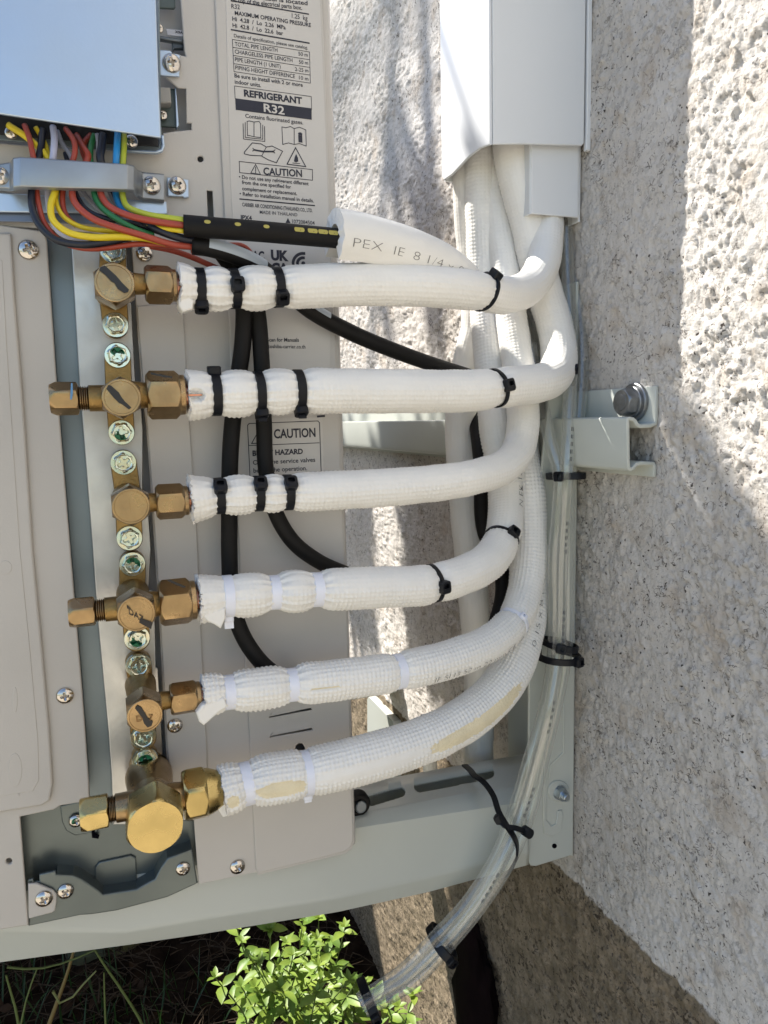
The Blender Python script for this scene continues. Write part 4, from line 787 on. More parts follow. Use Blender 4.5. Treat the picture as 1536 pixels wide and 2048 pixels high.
for (lab, sw, a, b_, r, hd, kw) in (
    ('first black tie from the brass nut on the topmost pipe, head at the bottom', S1, 398, 578, .0099, -66, {}),
    ('middle black tie on the topmost pipe, head facing out', S1, 468, 578, .0099, 2, {}),
    ('third black tie from the nut on the topmost pipe, head low on the front', S1, 556, 576, .0102, -36, {}),
    ('first black tie from the nut on the second pipe, head standing on top', S2, 430, 789, .0113, 84, {}),
    ('middle black tie on the second pipe, head and cut tail underneath', S2, 518, 786, .0110, -72, dict(tail=.9)),
    ('third black tie from the nut on the second pipe, head underneath', S2, 597, 783, .0113, -66, dict(tail=.8)),
    ('first black tie from the nut on the third pipe', S3, 437, 992, .0094, 34, {}),
    ('middle black tie on the third pipe', S3, 516, 988, .0094, 36, {}),
    ('third black tie from the nut on the third pipe', S3, 575, 985, .0096, 34, {}),
    ('slanted black tie near the bend of the topmost pipe, holding the split sleeve', S1, 968, 583, .0113, 52, dict(tilt=-14, wid=.0032, sq=(1, 1.02))),
    ('black tie with a blunt head near the bend of the second pipe', S2, 990, 777, .0120, 6, dict(tilt=6, wid=.0030)),
    ('black tie on the fourth pipe left of its upward bend', S4, 865, 1167, .0117, 0, dict(tilt=4, wid=.0030)),
    ('black tie round the fourth pipe at the top of its bend', S4, 1008, 1078, .0120, 30, dict(wid=.0026, tilt=0)),
    ('small black tie head at the elbow of the second pipe', S2, 1116, 738, .0112, -12, dict(wid=.0022, hsz=.8))):
    cable_tie(lab, sw, a, b_, r, hd, group=GB, **kw)
for (lab, sw, a, b_, r, hd, kw) in (
    ('first milky tie from the nut on the fourth pipe, its tail hanging down', S4, 455, 1193, .0112, -84, dict(tail=2.0, hsz=.75, wid=.006)),
    ('middle milky tie on the fourth pipe', S4, 548, 1186, .0093, 185, dict(wid=.0064)),
    ('third milky tie from the nut on the fourth pipe', S4, 632, 1180, .0095, 185, dict(wid=.0064)),
    ('milky tie nearest the nut on the fifth pipe', S5, 457, 1385, .0092, 190, dict(wid=.0064)),
    ('milky tie beside the slit on the fifth pipe', S5, 582, 1370, .0091, 190, dict(wid=.0064)),
    ('milky tie halfway along the fifth pipe', S5, 795, 1343, .0103, 190, dict(wid=.006)),
    ('milky tie at the bend of the fifth pipe, beside the printing', S5, 1026, 1243, .0110, 30, dict(wid=.003, hsz=.6)),
    ('milky tie nearest the nut on the lowest pipe', S6, 492, 1567, .0118, 190, dict(wid=.0066)),
    ('milky tie right of the torn patch on the lowest pipe, short tail down', S6, 612, 1546, .0128, -86, dict(tail=1.0, hsz=.8, wid=.0052))):
    cable_tie(lab, sw, a, b_, r, hd, color='white', group=GW, **kw)
# ================================================================== WIRES, CABLES
U = lambda x, y, z: P(x / 3.657, y / 3.657, z)
def wire(color, pts, label, r=.00135, stripe=None, name='wire', cat='wire', group='coloured wires from the control box', ys=None):
    sw = Sweep([U(x, y, z) for x, y, z in pts], .0015)
    ms = [MATS['wire_' + color]] + ([MATS['wire_' + stripe]] if stripe else [])
    o = tube(name, sw, r, ms, None, 12, .0015, mask=(lambda s, t: 1 if (abs(((t + 1.2) % (2 * np.pi)) - np.pi) < 1.0) else 0) if stripe else None)
    return tag(o, label, cat, group)
ya, yb_ = -.0205, -.026
wire('red', [(180, 915, -.012), (215, 1010, -.016), (238, 1120, ya), (262, 1260, ya), (270, 1410, -.022), (290, 1530, -.027), (330, 1640, -.030), (440, 1760, -.032), (600, 1815, -.033), (800, 1812, -.034), (1000, 1785, -.034), (1200, 1796, -.034), (1440, 1812, -.034)], 'red wire on the outside of the lowest loop, leaving the clamp second from the left', .0014)
wire('black', [(310, 950, -.010), (292, 1120, -.018), (250, 1260, ya), (232, 1400, -.023), (236, 1520, -.029), (290, 1650, -.033), (410, 1755, -.036), (600, 1790, -.037), (800, 1768, -.036), (1000, 1720, -.033), (1100, 1700, -.030)], 'thick black wire bending left of all others below the clamp', .0018)
wire('yellow', [(60, 915, -.010), (170, 985, -.013), (262, 1060, -.015), (340, 1140, -.018), (410, 1260, ya), (402, 1400, -.024), (372, 1500, -.029), (388, 1610, -.033), (500, 1700, -.036), (680, 1736, -.038), (900, 1733, -.038), (1080, 1745, -.037), (1240, 1790, -.034)], 'plain yellow wire with the widest yellow loop below the clamp', .0017)
wire('yellow', [(260, 930, -.011), (330, 1050, -.012), (355, 1130, -.015), (430, 1290, -.018), (412, 1480, -.024), (470, 1590, -.028), (600, 1662, -.030), (800, 1690, -.031), (940, 1696, -.031)], 'yellow and green earth wire inside the yellow loop', .00125, 'green')
wire('lavender', [(388, 930, -.013), (398, 1020, -.018), (390, 1130, -.022), (370, 1280, ya), (352, 1420, -.018), (370, 1560, -.018), (430, 1690, -.022), (560, 1745, -.026), (700, 1762, -.026)], 'pale lavender wire entering the clamp left of the middle', .0017)
wire('grey', [(420, 960, -.008), (455, 1050, -.012), (510, 1130, -.016), (560, 1260, -.018), (620, 1420, -.016), (760, 1560, -.018), (900, 1640, -.02)], 'grey wire slanting into the clamp', .0012)
wire('red', [(480, 940, -.013), (540, 1030, -.018), (545, 1130, -.022), (490, 1280, ya), (458, 1420, -.022), (466, 1530, -.024), (500, 1600, -.026), (560, 1650, -.026)], 'short red wire behind the yellow loops', .0014)
wire('red', [(560, 990, -.009), (610, 1080, -.016), (645, 1150, -.020), (560, 1290, ya), (528, 1410, -.025), (560, 1500, -.031), (680, 1600, -.036), (850, 1665, -.039), (1050, 1725, -.040), (1250, 1785, -.038), (1430, 1808, -.035)], 'red wire crossing over the bundle from the middle of the clamp', .0017)
wire('red', [(665, 985, -.007), (625, 1030, -.010), (600, 1090, -.012), (640, 1200, -.014)], 'short red wire seen only above the clamp, leaning left', .0014)
wire('black', [(480, 1120, -.014), (520, 1280, -.018), (556, 1420, -.021), (640, 1540, -.026), (780, 1600, -.029), (1000, 1640, -.031), (1200, 1710, -.032), (1420, 1765, -.032)], 'black wire between the crossing red wire and the green wire', .0014)
wire('green', [(690, 985, -.012), (668, 1060, -.014), (660, 1140, -.018), (680, 1290, ya), (692, 1430, -.024), (745, 1520, -.030), (850, 1600, -.035), (1000, 1680, -.037), (1120, 1722, -.034)], 'plain green wire below the clamp', .0015)
wire('grey', [(712, 985, -.013), (722, 1060, -.016), (722, 1160, -.019), (770, 1300, -.018), (815, 1430, -.018), (860, 1500, -.02), (960, 1560, -.024), (1100, 1600, -.026)], 'grey wire right of the green wire at the clamp', .0013)
wire('black', [(752, 985, -.015), (746, 1060, -.018), (735, 1170, -.021), (790, 1300, -.018), (870, 1470, -.02), (1000, 1590, -.028), (1150, 1680, -.036), (1300, 1735, -.038), (1440, 1765, -.036)], 'thick black wire right of the middle, running into the cable bundle', .0021)
wire('red', [(735, 1350, ya), (742, 1430, -.026), (800, 1510, -.032), (950, 1580, -.037), (1150, 1622, -.040), (1350, 1648, -.042)], 'red wire entering the black conduit', .0017)
wire('blue', [(862, 960, -.015), (856, 1060, -.020), (850, 1170, -.022), (848, 1300, ya), (850, 1440, -.021), (890, 1520, -.024), (1000, 1590, -.028), (1200, 1640, -.034), (1350, 1670, -.040)], 'sky blue wire beside the striped earth wire', .0017)
wire('lime', [(905, 960, -.013), (908, 1060, -.018), (902, 1170, -.021), (892, 1300, ya), (900, 1440, -.024), (935, 1515, -.030), (1080, 1570, -.036), (1200, 1590, -.039), (1350, 1610, -.042)], 'lime and green earth wire running along the top into the conduit', .0016, 'green')
wire('yellow', [(1080, 1650, -.034), (1200, 1672, -.038), (1345, 1692, -.042)], 'short yellow wire entering the black conduit from below', .0012)
wire('red', [(1400, 1840, -.030), (1700, 1790, -.026), (1780, 1800, -.024), (1835, 1850, -.022), (1860, 1930, -.020)], 'red wire curling down behind the black cable', .0013)
wire('red', [(1100, 1800, -.030), (1250, 1830, -.026), (1400, 1880, -.022), (1560, 1950, -.020), (1700, 2010, -.018)], 'dark red wire slanting down behind the grey striped cable', .0016)
GC = 'black cables'
def conduit():
    sw = Sweep([P(367, 451, -.042), P(440, 457, -.044), P(520, 463, -.044), P(600, 470, -.043), P(690, 478, -.041)], .0015); root = thing('black_conduit', 'black conduit with yellow dots and dashes above the topmost pipe', 'conduit', sw.C[0])
    n = 28; rr = .0054; o = tube('conduit_sleeve', sw, rr, RUBBER, root, n)
    mb = MB()
    for a, hw, hh in ((415, .0016, .0010), (474, .0016, .0010), (531, .0016, .0010), (594, .0028, .00125), (617, .0028, .00125), (639, .0028, .00125), (661, .0028, .00125)):
        s0 = sw.s_at_px(a); V = []; m_ = 14
        for k in range(m_):
            an = 2 * math.pi * k / m_; ca, sa = math.cos(an), math.sin(an); e = (abs(ca) ** (2.4 if hw < .002 else 9) + abs(sa) ** (2.4 if hw < .002 else 9)) ** (-1 / (2.4 if hw < .002 else 9)); C_, T_, A_, B_ = sw.at(s0 + hw * ca * e); t = .28 + hh * sa * e / rr
            V.append(C_ + (rr + .00012) * (math.cos(t) * A_ + math.sin(t) * B_))
        mb.add(V, [tuple(range(m_))])
    mb.done('yellow_mark', mat('yellow_print', (.42, .36, .08), .5), root)
conduit()
def cable(label, px, r, white=None, name='black_cable', m=None):
    sw = Sweep([P(*p) for p in px], .002); root = thing(name, label, 'cable', sw.C[len(sw.C) // 2], GC); tube('cable_jacket', sw, r, m or RUBBER, root, 22)
    for (a, b_, c, d, t0, t1) in (white or ()):
        s0, s1 = sw.s_at_px(a, b_), sw.s_at_px(c, d); S = np.linspace(s0, s1, 24); C_, T_, A_, B_ = sw.at(S); V = []; K = 9
        for i in range(24):
            for k in range(K): t = R(t0 + (t1 - t0) * k / (K - 1)); V.append(C_[i] + (r + .0003) * (math.cos(t) * A_[i] + math.sin(t) * B_[i]))
        link('pale_stripe', mk('s', V, [(i * K + k, (i + 1) * K + k, (i + 1) * K + k + 1, i * K + k + 1) for i in range(23) for k in range(K - 1)]), mat('pale_stripe', (.42, .47, .52), .4), root, 180)
    return root
cable('black cable with pale stripes slanting behind the topmost pipe to the far pipes', [(385, 490, -.034), (415, 494, -.035), (470, 510, -.032), (520, 534, -.024), (562, 570, -.018), (620, 620, -.014), (700, 664, -.008), (780, 698, .0), (860, 727, .012), (940, 752, .03)], .0050, [(413, 494, 525, 538, -15, 62), (600, 606, 655, 640, 0, 60)])
cable('leftmost black cable running straight down behind four pipes', [(440, 500, -.026), (470, 545, -.020), (486, 600, -.018), (486, 680, -.016), (470, 800, -.014), (461, 900, -.014), (459, 1000, -.014), (459, 1120, -.014), (464, 1200, -.0155), (484, 1268, -.017), (520, 1322, -.018), (560, 1356, -.016), (600, 1385, -.012)], .0049)
cable('middle black cable curving right behind the fourth pipe', [(470, 520, -.024), (500, 570, -.018), (514, 620, -.017), (523, 720, -.017), (528, 850, -.0155), (532, 940, -.0155), (550, 1022, -.0155), (585, 1082, -.015), (636, 1122, -.012), (700, 1150, -.004), (780, 1180, .01)], .0048)
cable('dark cable hanging behind the bundle of pipes', [(930, 745, .135), (944, 800, .115), (954, 860, .085), (962, 930, .065), (968, 1060, .06), (1000, 1130, .05), (1005, 1190, .045), (985, 1262, .04), (960, 1300, .04)], .0060)
# ================================================================== DRAIN HOSES
def clear_mat():
    m = bpy.data.materials.new('clear_hose'); m.use_nodes = True; t = m.node_tree; t.nodes.clear(); N = t.nodes.new; L = t.links.new
    o = N('ShaderNodeOutputMaterial'); tr = N('ShaderNodeBsdfTransparent'); tr.inputs[0].default_value = (.93, .94, .93, 1); gl = N('ShaderNodeBsdfGlossy'); gl.inputs['Roughness'].default_value = .10; gl.inputs[0].default_value = (.95, .95, .93, 1)
    df = N('ShaderNodeBsdfDiffuse'); df.inputs[0].default_value = (.80, .79, .75, 1); lw = N('ShaderNodeLayerWeight'); lw.inputs[0].default_value = .30
    m1 = N('ShaderNodeMixShader'); m1.inputs[0].default_value = .4; L(gl.outputs[0], m1.inputs[1]); L(df.outputs[0], m1.inputs[2])
    mr = N('ShaderNodeMapRange'); mr.inputs[3].default_value = .15; mr.inputs[4].default_value = .78; L(lw.outputs['Facing'], mr.inputs[0]); mr.inputs[1].default_value = .1; mr.inputs[2].default_value = 1
    m2 = N('ShaderNodeMixShader'); L(mr.outputs[0], m2.inputs[0]); L(tr.outputs[0], m2.inputs[1]); L(m1.outputs[0], m2.inputs[2]); L(m2.outputs[0], o.inputs[0]); MATS['clear'] = m; return m
CLR = clear_mat()
base = [(1128, 400, .040), (1134, 560, .030), (1140, 700, .016), (1136, 860, .004), (1132, 950, .000), (1124, 1120, .000), (1118, 1300, .0), (1098, 1430, -.002), (1074, 1530, -.002), (1046, 1620, -.003), (1004, 1716, -.004), (950, 1808, .0), (884, 1886, .004), (810, 1954, .008), (722, 2008, .010)]
offs = [(-15, -4, -.004), (0, 6, -.010), (14, 0, -.004), (0, -8, .005)]
HS = []
hl = ['leftmost clear drain hose above the first tie', 'foremost clear drain hose of the bundle, dashes printed along it', 'clear drain hose on the wall side of the bundle', 'clear drain hose at the back of the bundle']
for k, (ox, oy, oz) in enumerate(offs):
    pts = []
    for i, (a, b_, c) in enumerate(base):
        f = 1.0 if i > 3 else 1.5; dirx = np.array(base[min(i + 1, len(base) - 1)][:2]) - np.array(base[max(i - 1, 0)][:2]); dirx = nrm(dirx); nn = np.array((-dirx[1], dirx[0])) * -1
        w_ = .9 + .25 * math.sin(i * 1.7 + k * 2.1)
        if k == 0 and i <= 3: pts.append((a - 22 - 16 * (3 - i) * .6, b_ + 0, c + .004)); continue
        tw = math.sin(i * .5 + k) * 2
        pts.append((a + nn[0] * (ox * f * w_ + tw), b_ + nn[1] * (ox * f * w_ + tw), c + oz * w_))
    if k == 0: pts = [(1060, 690, .03), (1078, 780, .02), (1100, 880, .004)] + pts[4:]
    if k == 4: pts = pts[:-1] + [(742, 2014, .012)]
    sw = Sweep([P(*p) for p in pts], .004); root = thing('drain_hose', hl[k], 'hose', sw.C[len(sw.C) // 2], 'clear drain hoses tied in a bundle'); HS.append(sw)
    tube('hose_wall', sw, .0047, CLR, root, 20, caps=False)
    if k == 1:
        mb = MB(); s = sw.s_at_px(1128, 860)
        for j in range(30):
            q = s + j * .0052 + (j // 5) * .040
            if q > sw.L * .95: break
            for o_ in (-.12, .12):
                C0, _, A0, B0 = sw.at(q); C1, _, A1, B1 = sw.at(q + .0028); V = [C0 + .0048 * (math.cos(o_ + d) * A0 + math.sin(o_ + d) * B0) for d in (-.07, .07)] + [C1 + .0048 * (math.cos(o_ + d) * A1 + math.sin(o_ + d) * B1) for d in (.07, -.07)]
                mb.add(V, [(0, 1, 2, 3)])
        mb.done('printed_dashes', INKG, root)
mid = Sweep([P(*b_) for b_ in base], .003); mid_ = mid
for lab, a, b_, r, hd, kw in (('black tie round the clear hoses beside the cross bar', 1131, 949, .0098, -62, dict(tilt=4, sq=(1.6, 1.15))), ('upper black tie of the pair round the hoses low on the rail', 1116, 1290, .0098, -40, dict(tilt=-6, sq=(1.6, 1.1))),
                              ('lower black tie of the pair, looped round hoses and rail', 1110, 1312, .0122, 20, dict(tilt=5, sq=(1.4, 1.2))), ('black tie round the hoses where they hang below the arm', 881, 1889, .0098, 10, dict(sq=(1.6, 1.15), wid=.0068)),
                              ('black tie nearest the open ends of the hoses', 741, 1998, .0098, 0, dict(sq=(1.6, 1.15), wid=.0068))):
    cable_tie(lab, mid, a, b_, r, hd, group=GB, **kw)
def long_tie():
    root = thing('cable_tie', 'long black tie looped through the slot of the arm and knotted round the hoses', 'cable tie', P(1010, 1650, -.01), GB)
    def rib(name, px, w_=.0023, th=.0007):
        sw = Sweep([P(*p) for p in px], .002); V = []
        for c, t, a, b_ in zip(sw.C, sw.T, sw.A, sw.B):
            for (x, y) in ((1, -1), (1, 1), (-1, 1), (-1, -1)): V.append(c + b_ * w_ * x + a * th * y)
        n = len(sw.C); Fc = [(i * 4 + j, i * 4 + (j + 1) % 4, (i + 1) * 4 + (j + 1) % 4, (i + 1) * 4 + j) for i in range(n - 1) for j in range(4)] + [(0, 1, 2, 3), (n * 4 - 1, n * 4 - 2, n * 4 - 3, n * 4 - 4)]
        link(name, mk(name, V, Fc), BLACK, root, 40)
    rib('strap', [(929, 1530, .045), (940, 1540, .030), (950, 1552, .014), (968, 1565, .004), (986, 1590, -.003), (998, 1625, -.014), (1014, 1652, -.020), (1032, 1682, -.018), (1034, 1712, -.010), (1018, 1744, .006), (1004, 1752, .02)])
    rib('strap', [(996, 1636, -.014), (1010, 1652, -.019), (1030, 1656, -.020), (1052, 1664, -.020)], .0018, .0014)
    c = P(1052, 1664, -.020); mb = MB(); mb.add(*prism_data(c + np.array((0, .003, 0)), (.2, -1, 0), [(0, .0036), (.0008, .0042), (.006, .0042), (.0068, .0036)], .0042, .2, 32)); mb.done('head', BLACK, root, 30)
    c = P(1000, 1640, -.015); mb = MB(); mb.add(*prism_data(c + np.array((0, .003, 0)), (-.4, -1, .2), [(0, .0032), (.0008, .0036), (.005, .0036), (.0056, .003)], .0036, .5, 32)); mb.done('knot', BLACK, root, 30)
long_tie()
# ================================================================== GARDEN : weeds, grass, litter, stone, added shade tree
def leafmat(name, col, tr=.35):
    m = bpy.data.materials.new(name); m.use_nodes = True; t = m.node_tree; b = t.nodes['Principled BSDF']; b.inputs['Roughness'].default_value = .45
    g = t.nodes.new('ShaderNodeNewGeometry'); n = t.nodes.new('ShaderNodeTexNoise'); n.inputs['Scale'].default_value = 40; t.links.new(g.outputs['Position'], n.inputs['Vector'])
    mx = t.nodes.new('ShaderNodeMix'); mx.data_type = 'RGBA'; rp = t.nodes.new('ShaderNodeMapRange'); rp.inputs[1].default_value = .35; rp.inputs[2].default_value = .65; t.links.new(n.outputs[0], rp.inputs[0]); t.links.new(rp.outputs[0], mx.inputs[0])
    mx.inputs[6].default_value = (*col, 1); mx.inputs[7].default_value = (col[0] * .55, col[1] * .72, col[2] * .8, 1); t.links.new(mx.outputs[2], b.inputs['Base Color'])
    tl = t.nodes.new('ShaderNodeBsdfTranslucent'); t.links.new(mx.outputs[2], tl.inputs[0]); ms = t.nodes.new('ShaderNodeMixShader'); ms.inputs[0].default_value = tr
    o = t.nodes['Material Output']; t.links.new(b.outputs[0], ms.inputs[1]); t.links.new(tl.outputs[0], ms.inputs[2]); t.links.new(ms.outputs[0], o.inputs[0]); return m
LEAF = leafmat('weed_leaf', (.25, .34, .05)); STEM = mat('weed_stem', (.085, .12, .03), .6); GRASSM = leafmat('grass_blade_green', (.025, .06, .012)); TLEAF = leafmat('tree_leaf', (.06, .12, .03), .2)
TWIG = mat('dry_twig', (.06, .043, .028), .9, spec=.1, noise=.5, nscale=60); BARK = mat('bark', (.16, .12, .09), .95, noise=.4, nscale=30, bump=1, bscale=60); DRYL = mat('dry_leaf', (.035, .020, .011), .8, spec=.1, noise=.5, nscale=50)
def leaf(mb, p, d, up, L, W, fold=.25, curl=.3, mi=0):
    d = nrm(d); up = np.array(up, float) - d * np.dot(up, d); up = nrm(up); sd = np.cross(d, up); V = []
    for t, w_ in ((0, .08), (.22, .72), (.45, 1.), (.7, .72), (.88, .34), (1., .02)):
        c = np.array(p) + d * L * t - up * L * curl * t * t
        V += [c + sd * W * w_ * .5 + up * W * fold * w_ * .5, c, c - sd * W * w_ * .5 + up * W * fold * w_ * .5]
    mb.add(V, [(3 * i + j, 3 * i + j + 1, 3 * i + j + 4, 3 * i + j + 3) for i in range(5) for j in (0, 1)], mi)
def stemtube(mb, pts, r0, r1, n=5, mi=0):
    S, C_, T_, A_, B_ = frames(pts, .012); V = []; N = len(S)
    for i in range(N):
        r = r0 + (r1 - r0) * i / (N - 1)
        for k in range(n): a = 2 * math.pi * k / n; V.append(C_[i] + r * (math.cos(a) * A_[i] + math.sin(a) * B_[i]))
    mb.add(V, [(i * n + k, i * n + (k + 1) % n, (i + 1) * n + (k + 1) % n, (i + 1) * n + k) for i in range(N - 1) for k in range(n)], mi); return C_, T_
rnd = random.Random(5)
def weed(tops, base_px, label):
    """tops: pixel, plane y of each shoot tip"""
    b = G(*base_px); b[2] = GZ; root = thing('leafy_weed', label, 'plant', b, 'green weeds under the bracket'); st = MB(); lf = MB()
    for (a, c, y) in tops:
        t = P(a, c, y); m = (b + t) / 2 + np.array((rnd.uniform(-.02, .02), rnd.uniform(-.02, .02), .01)); Cn, Tn = stemtube(st, [b + np.array((rnd.uniform(-.01, .01), rnd.uniform(-.01, .01), 0)), m, t], .0014, .0007)
        H = len(Cn); node = max(3, H // 5)
        for i in range(node, H, max(1, int(node * 1.0))):
            q = i / H; a0 = rnd.uniform(0, 6.28)
            for k in range(3 if q > .5 else 2):
                an = a0 + k * (2.1 if q > .5 else 3.14) + rnd.uniform(-.3, .3); d = np.array((math.cos(an), math.sin(an), rnd.uniform(-.15, .7))); L = rnd.uniform(.014, .028) * (1.15 - .3 * q); leaf(lf, Cn[i], d, (rnd.uniform(-.3, .3), rnd.uniform(-.5, .1), 1), L, L * rnd.uniform(.42, .58), rnd.uniform(.1, .5), rnd.uniform(0, .5))
        for k in range(5): an = k * 1.26 + rnd.uniform(-.3, .3); leaf(lf, Cn[-1], (math.cos(an), math.sin(an), rnd.uniform(.3, 1.3)), (0, 0, 1), rnd.uniform(.008, .015), rnd.uniform(.004, .0075), .3, .1)
    st.done('stem', STEM, root, 180); lf.done('foliage', LEAF, root, 180)
def shoots(x0, x1, y0, y1, n, yy): return [(rnd.uniform(x0 - 12, x1 + 16), rnd.uniform(y0, y1), rnd.uniform(*yy)) for _ in range(max(3, int(n * .62)))]
weed(shoots(440, 500, 1925, 1990, 6, (.27, .31)), (490, 2090), 'small green weed furthest left, low against the dark soil')
weed(shoots(480, 560, 1846, 1905, 7, (.30, .36)) + shoots(500, 560, 1905, 1960, 4, (.29, .33)), (540, 2080), 'green weed reaching up to the underside of the arm, left of the clump')
weed(shoots(540, 640, 1875, 1960, 11, (.30, .38)), (600, 2070), 'dense middle weed of the clump, brightest in the sun')
weed(shoots(590, 720, 1830, 1880, 9, (.36, .44)), (650, 2030), 'tallest weed of the clump, its tips touching the arm beside the wall')
weed(shoots(560, 700, 1950, 2030, 12, (.25, .33)), (630, 2110), 'broad weed at the bottom edge of the picture, below the rest of the clump')
weed(shoots(660, 735, 1880, 1975, 8, (.34, .42)), (700, 2060), 'weed of the clump nearest the hose ends')
weed(shoots(745, 850, 1985, 2050, 7, (.26, .31)), (800, 2120), 'low weed beneath the open ends of the clear hoses')
def litter():
    mb = MB(); r = random.Random(9)
    for _ in range(420):
        a, c = r.uniform(-60, 720), r.uniform(1840, 2080); b = G(a, c); b[2] = GZ + r.uniform(.002, .022); an = r.uniform(0, 6.28); L = r.uniform(.02, .11); d = np.array((math.cos(an), math.sin(an), r.uniform(-.15, .2)))
        stemtube(mb, [b, b + d * L * .5 + np.array((r.uniform(-.012, .012), r.uniform(-.012, .012), r.uniform(0, .012))), b + d * L], r.uniform(.0004, .0016), .0003, 4)
    for _ in range(60):
        a, c = r.uniform(-60, 720), r.uniform(1850, 2080); b = G(a, c); b[2] = GZ + r.uniform(.004, .02); an = r.uniform(0, 6.28); leaf(mb, b, (math.cos(an), math.sin(an), r.uniform(-.2, .5)), (r.uniform(-.6, .6), r.uniform(-.6, .6), 1), r.uniform(.012, .035), r.uniform(.008, .018), r.uniform(-.5, .6), r.uniform(-.5, .7), 1)
    tag(mb.done('leaf_litter', [TWIG, DRYL], None, 180), 'dry twigs and fallen leaves scattered on the soil', kind='stuff')
    mb = MB()
    for _ in range(130):
        a, c = r.uniform(-60, 480), r.uniform(1960, 2110); b = G(a, c); L = r.uniform(.02, .075); an = r.uniform(0, 6.28); ln = r.uniform(.2, .9); d = np.array((math.cos(an) * ln, math.sin(an) * ln, 1)); leaf(mb, b, d, (math.cos(an), math.sin(an), .2), L, r.uniform(.0015, .004), .3, r.uniform(-.5, .6))
    tag(mb.done('short_grass', GRASSM, None, 180), 'thin grass growing low through the litter', kind='stuff')
litter()
def stalk(pts, label, r=.0013, m=STEM):
    root = thing('grass_stalk', label, 'grass stalk', G(*pts[-1][:2]), 'long grass stalks in front of the soil'); mb = MB(); pp = [P(*p) for p in pts]; stemtube(mb, pp, r * .6, r); mb.done('blade', m, root, 180)
stalk([(190, 1900, .12), (130, 1925, .12), (70, 1938, .12), (14, 1934, .12)], 'arched green grass stalk running left under the arm', .0010)
stalk([(190, 1900, .12), (212, 1935, .12), (240, 1975, .12), (290, 2060, .12), (300, 2110, .12)], 'long green grass stalk bent over at its top, going down to the right', .0014)
stalk([(147, 1903, .14), (135, 1945, .14), (112, 2010, .14), (90, 2070, .14)], 'straw coloured stalk standing straight beneath the arm', .0019, mat('straw', (.15, .11, .035), .7))
stalk([(192, 1942, .12), (165, 1970, .12), (126, 2010, .12), (106, 1982, .12)], 'short kinked pale stalk between the taller ones', .0011, mat('pale_stalk', (.15, .17, .06), .7))
stalk([(12, 1950, .10), (22, 1985, .10), (32, 2020, .10), (42, 2080, .10)], 'leftmost grass stalk at the picture edge', .0012)
stalk([(75, 1935, .13), (60, 1975, .13), (50, 2010, .13), (38, 2070, .13)], 'thin green stalk hanging from the arched one', .0009)
stalk([(208, 1945, .12), (209, 1990, .12), (212, 2070, .12)], 'thin upright stalk beside the bent-over one', .0009)
def stone():
    b = G(212, 1965); r = np.random.default_rng(3); V = []; nu, nv = 14, 20
    me = bpy.data.meshes.new('s'); pts = []
    for i in range(nu + 1):
        ph = math.pi * i / nu
        for j in range(nv):
            t = 2 * math.pi * j / nv; d = np.array((math.sin(ph) * math.cos(t), math.sin(ph) * math.sin(t), math.cos(ph))); e = (np.abs(d) ** 5).sum() ** (-.2); n = 1 + .1 * float(perlin(np.array([d[0] * 2 + 3]), np.array([d[1] * 2 + d[2] * 3]))[0]); pts.append(b + np.array((.0, .10, .03)) + d * e * n * np.array((.060, .05, .055)))
    o = link('stone_block', gridmesh('stone_block', np.array(pts), nu + 1, nv, True), mat('mossy_stone', (.05, .06, .035), .95, nscale=12, col2=(.15, .14, .06), bump=1, bscale=120), None, 50); tag(o, 'dark mossy stone block lying under the arm', 'stone')
stone()
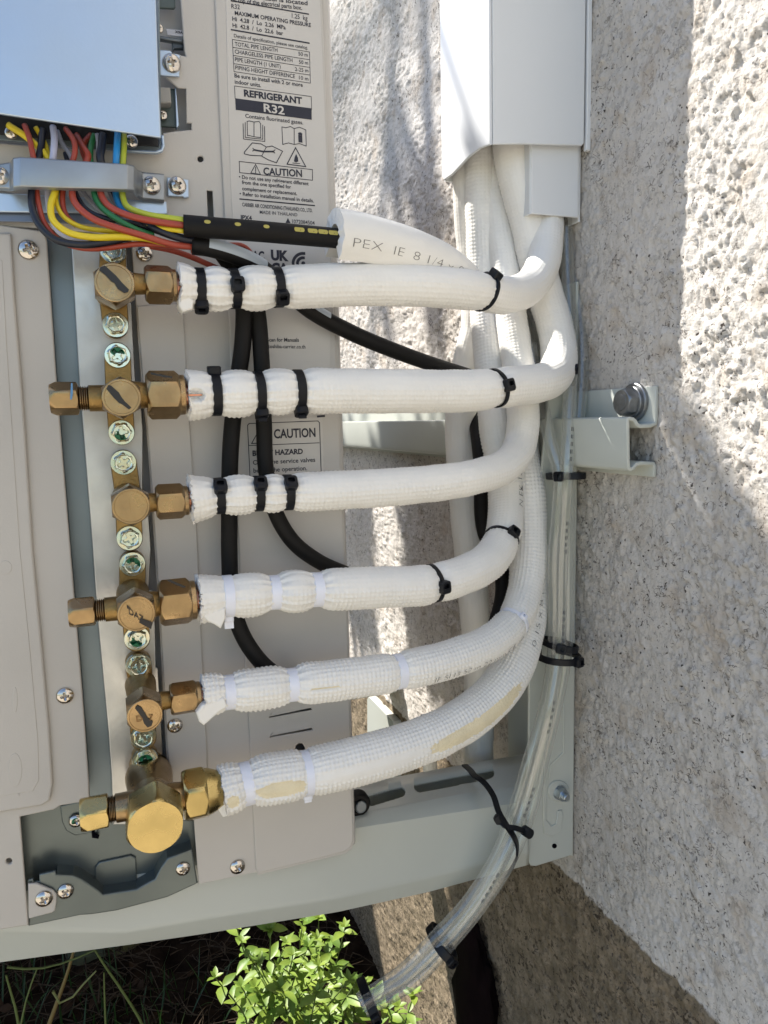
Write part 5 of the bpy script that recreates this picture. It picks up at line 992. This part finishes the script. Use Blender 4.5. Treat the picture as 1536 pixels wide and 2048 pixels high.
def added_shade_tree():  # out-of-view tree added for the shade it casts
    r = random.Random(21); root = thing('added_shade_tree', 'unseen leafy tree added to throw dappled shade on the wall', 'tree', (-1.6, 3.9, 0)); tk = MB(); lf = MB()
    C_, T_ = stemtube(tk, [(-1.6, 3.9, -.2), (-1.62, 3.95, 1.2), (-1.55, 3.85, 2.4), (-1.5, 3.8, 3.6), (-1.45, 3.8, 4.7)], .10, .045, 12)
    def on(y, z, t): return np.array((WX, y, z)) + SUN * t
    cl = []                                              # clumps: (wall y, wall z, distance, half sizes, leaf count)
    solid = [(.495, .60, .40, .69, 2.0, 300), (.165, .362, .42, .672, 1.9, 480), (.165, .235, .05, .42, 1.9, 220)]  # dense leaf clumps placed only to shade chosen bands of wall
    for _ in range(15): cl.append((r.uniform(.22, 1.1), r.uniform(.78, 1.45), r.uniform(2.0, 3.0), r.uniform(.015, .035), r.uniform(.04, .10), r.randint(16, 40)))
    for _ in range(5): cl.append((r.uniform(-.22, .0), r.uniform(.95, 1.25), r.uniform(2.2, 3.0), .02, .03, 12))
    for (y, z, t, hy, hz, n) in cl:
        c = on(y, z, t); s = np.array((-1.45, 3.8, 4.6)); stemtube(tk, [s, (s + c) / 2 + np.array((0, 0, .15)), c], .012, .003, 6)
        for _ in range(n):
            q = on(y + r.gauss(0, hy * .55), z + r.gauss(0, hz * .55), t + r.uniform(-.12, .12)); an = r.uniform(0, 6.28); leaf(lf, q, (math.cos(an), math.sin(an), r.uniform(-.8, .4)), (r.uniform(-1, 1), r.uniform(-1, 1), 1), r.uniform(.03, .05), r.uniform(.014, .022), .2, .3)
    for (y0, y1, z0, z1, t, n) in solid:
        c = on((y0 + y1) / 2, (z0 + z1) / 2, t); s = on(.30, 1.35, 2.3); stemtube(tk, [s, (s + c) / 2, c], .008, .004, 6)
        for _ in range(n):
            q = on(r.uniform(y0 + .012, y1 - .012), r.uniform(z0 + .012, z1 - .012), t + r.uniform(-.08, .08)); an = r.uniform(0, 6.28); leaf(lf, q, (math.cos(an), math.sin(an), r.uniform(-.8, .2)), SUN + np.array((r.uniform(-.5, .5), r.uniform(-.5, .5), 0)), r.uniform(.028, .042), r.uniform(.016, .024), .1, .1)
    a, b_ = Q(1352, 800), Q(1560, 1190)                 # one leafy twig that rules the slanting shade by the cross bar
    pa, pb = on(a[1], a[2], 1.75), on(b_[1], b_[2], 1.75); stemtube(tk, [on(a[1] + .5, a[2] + .9, 1.9), pa, (pa + pb) / 2, pb], .006, .003, 6)
    for k in range(46):
        q = pa + (pb - pa) * (k / 45); an = r.uniform(0, 6.28); leaf(lf, q + np.array((0, r.uniform(-.006, .006), 0)), (math.cos(an), math.sin(an), -.4), SUN, .026, .016, .1, .1)
    tk.done('trunk', BARK, root, 180); lf.done('crown', TLEAF, root, 180)
added_shade_tree()
def blob():  # dark uneven lump flattened against the wall foot
    c = Q(950, 2010, WX - .012); V = []; nu, nv = 12, 18
    for i in range(nu + 1):
        ph = math.pi * i / nu
        for j in range(nv):
            t = 2 * math.pi * j / nv; d = np.array((math.sin(ph) * math.cos(t), math.sin(ph) * math.sin(t), math.cos(ph))); n = 1 + .55 * float(perlin(np.array([d[0] * 2 + 7]), np.array([d[1] * 2 + d[2] * 3]))[0]); V.append(c + d * n * np.array((.014, .040, .080)))
    tag(link('dark_blob', gridmesh('dark_blob', np.array(V), nu + 1, nv, True), mat('dark_maroon', (.008, .0035, .0035), .85, spec=.08, noise=.5, nscale=30), None, 180), 'dark maroon uneven lump at the wall foot behind the hose ends', 'blob')
blob()

def fence():  # unseen fence added to darken the gap behind the unit; stands on the ground
    root = thing('added_timber_fence', 'unseen dark board fence added to darken the gap behind the outdoor unit', 'fence', (-.9, 1.35, GZ)); m = mat('dark_timber', (.055, .035, .022), .8, noise=.4, nscale=20); x = -2.4; r = random.Random(2)
    while x < .30:
        V, F_ = box_data(x, x + .094, 1.34 + r.uniform(0, .004), 1.356, GZ, 1.36 + r.uniform(-.008, .008)); mb = MB(); mb.add(V, F_); mb.done('board', m, root); x += .098
    for z in (.3, 1.1): V, F_ = box_data(-2.42, .32, 1.3565, 1.39, z, z + .07); mb = MB(); mb.add(V, F_); mb.done('rail', m, root)
fence()
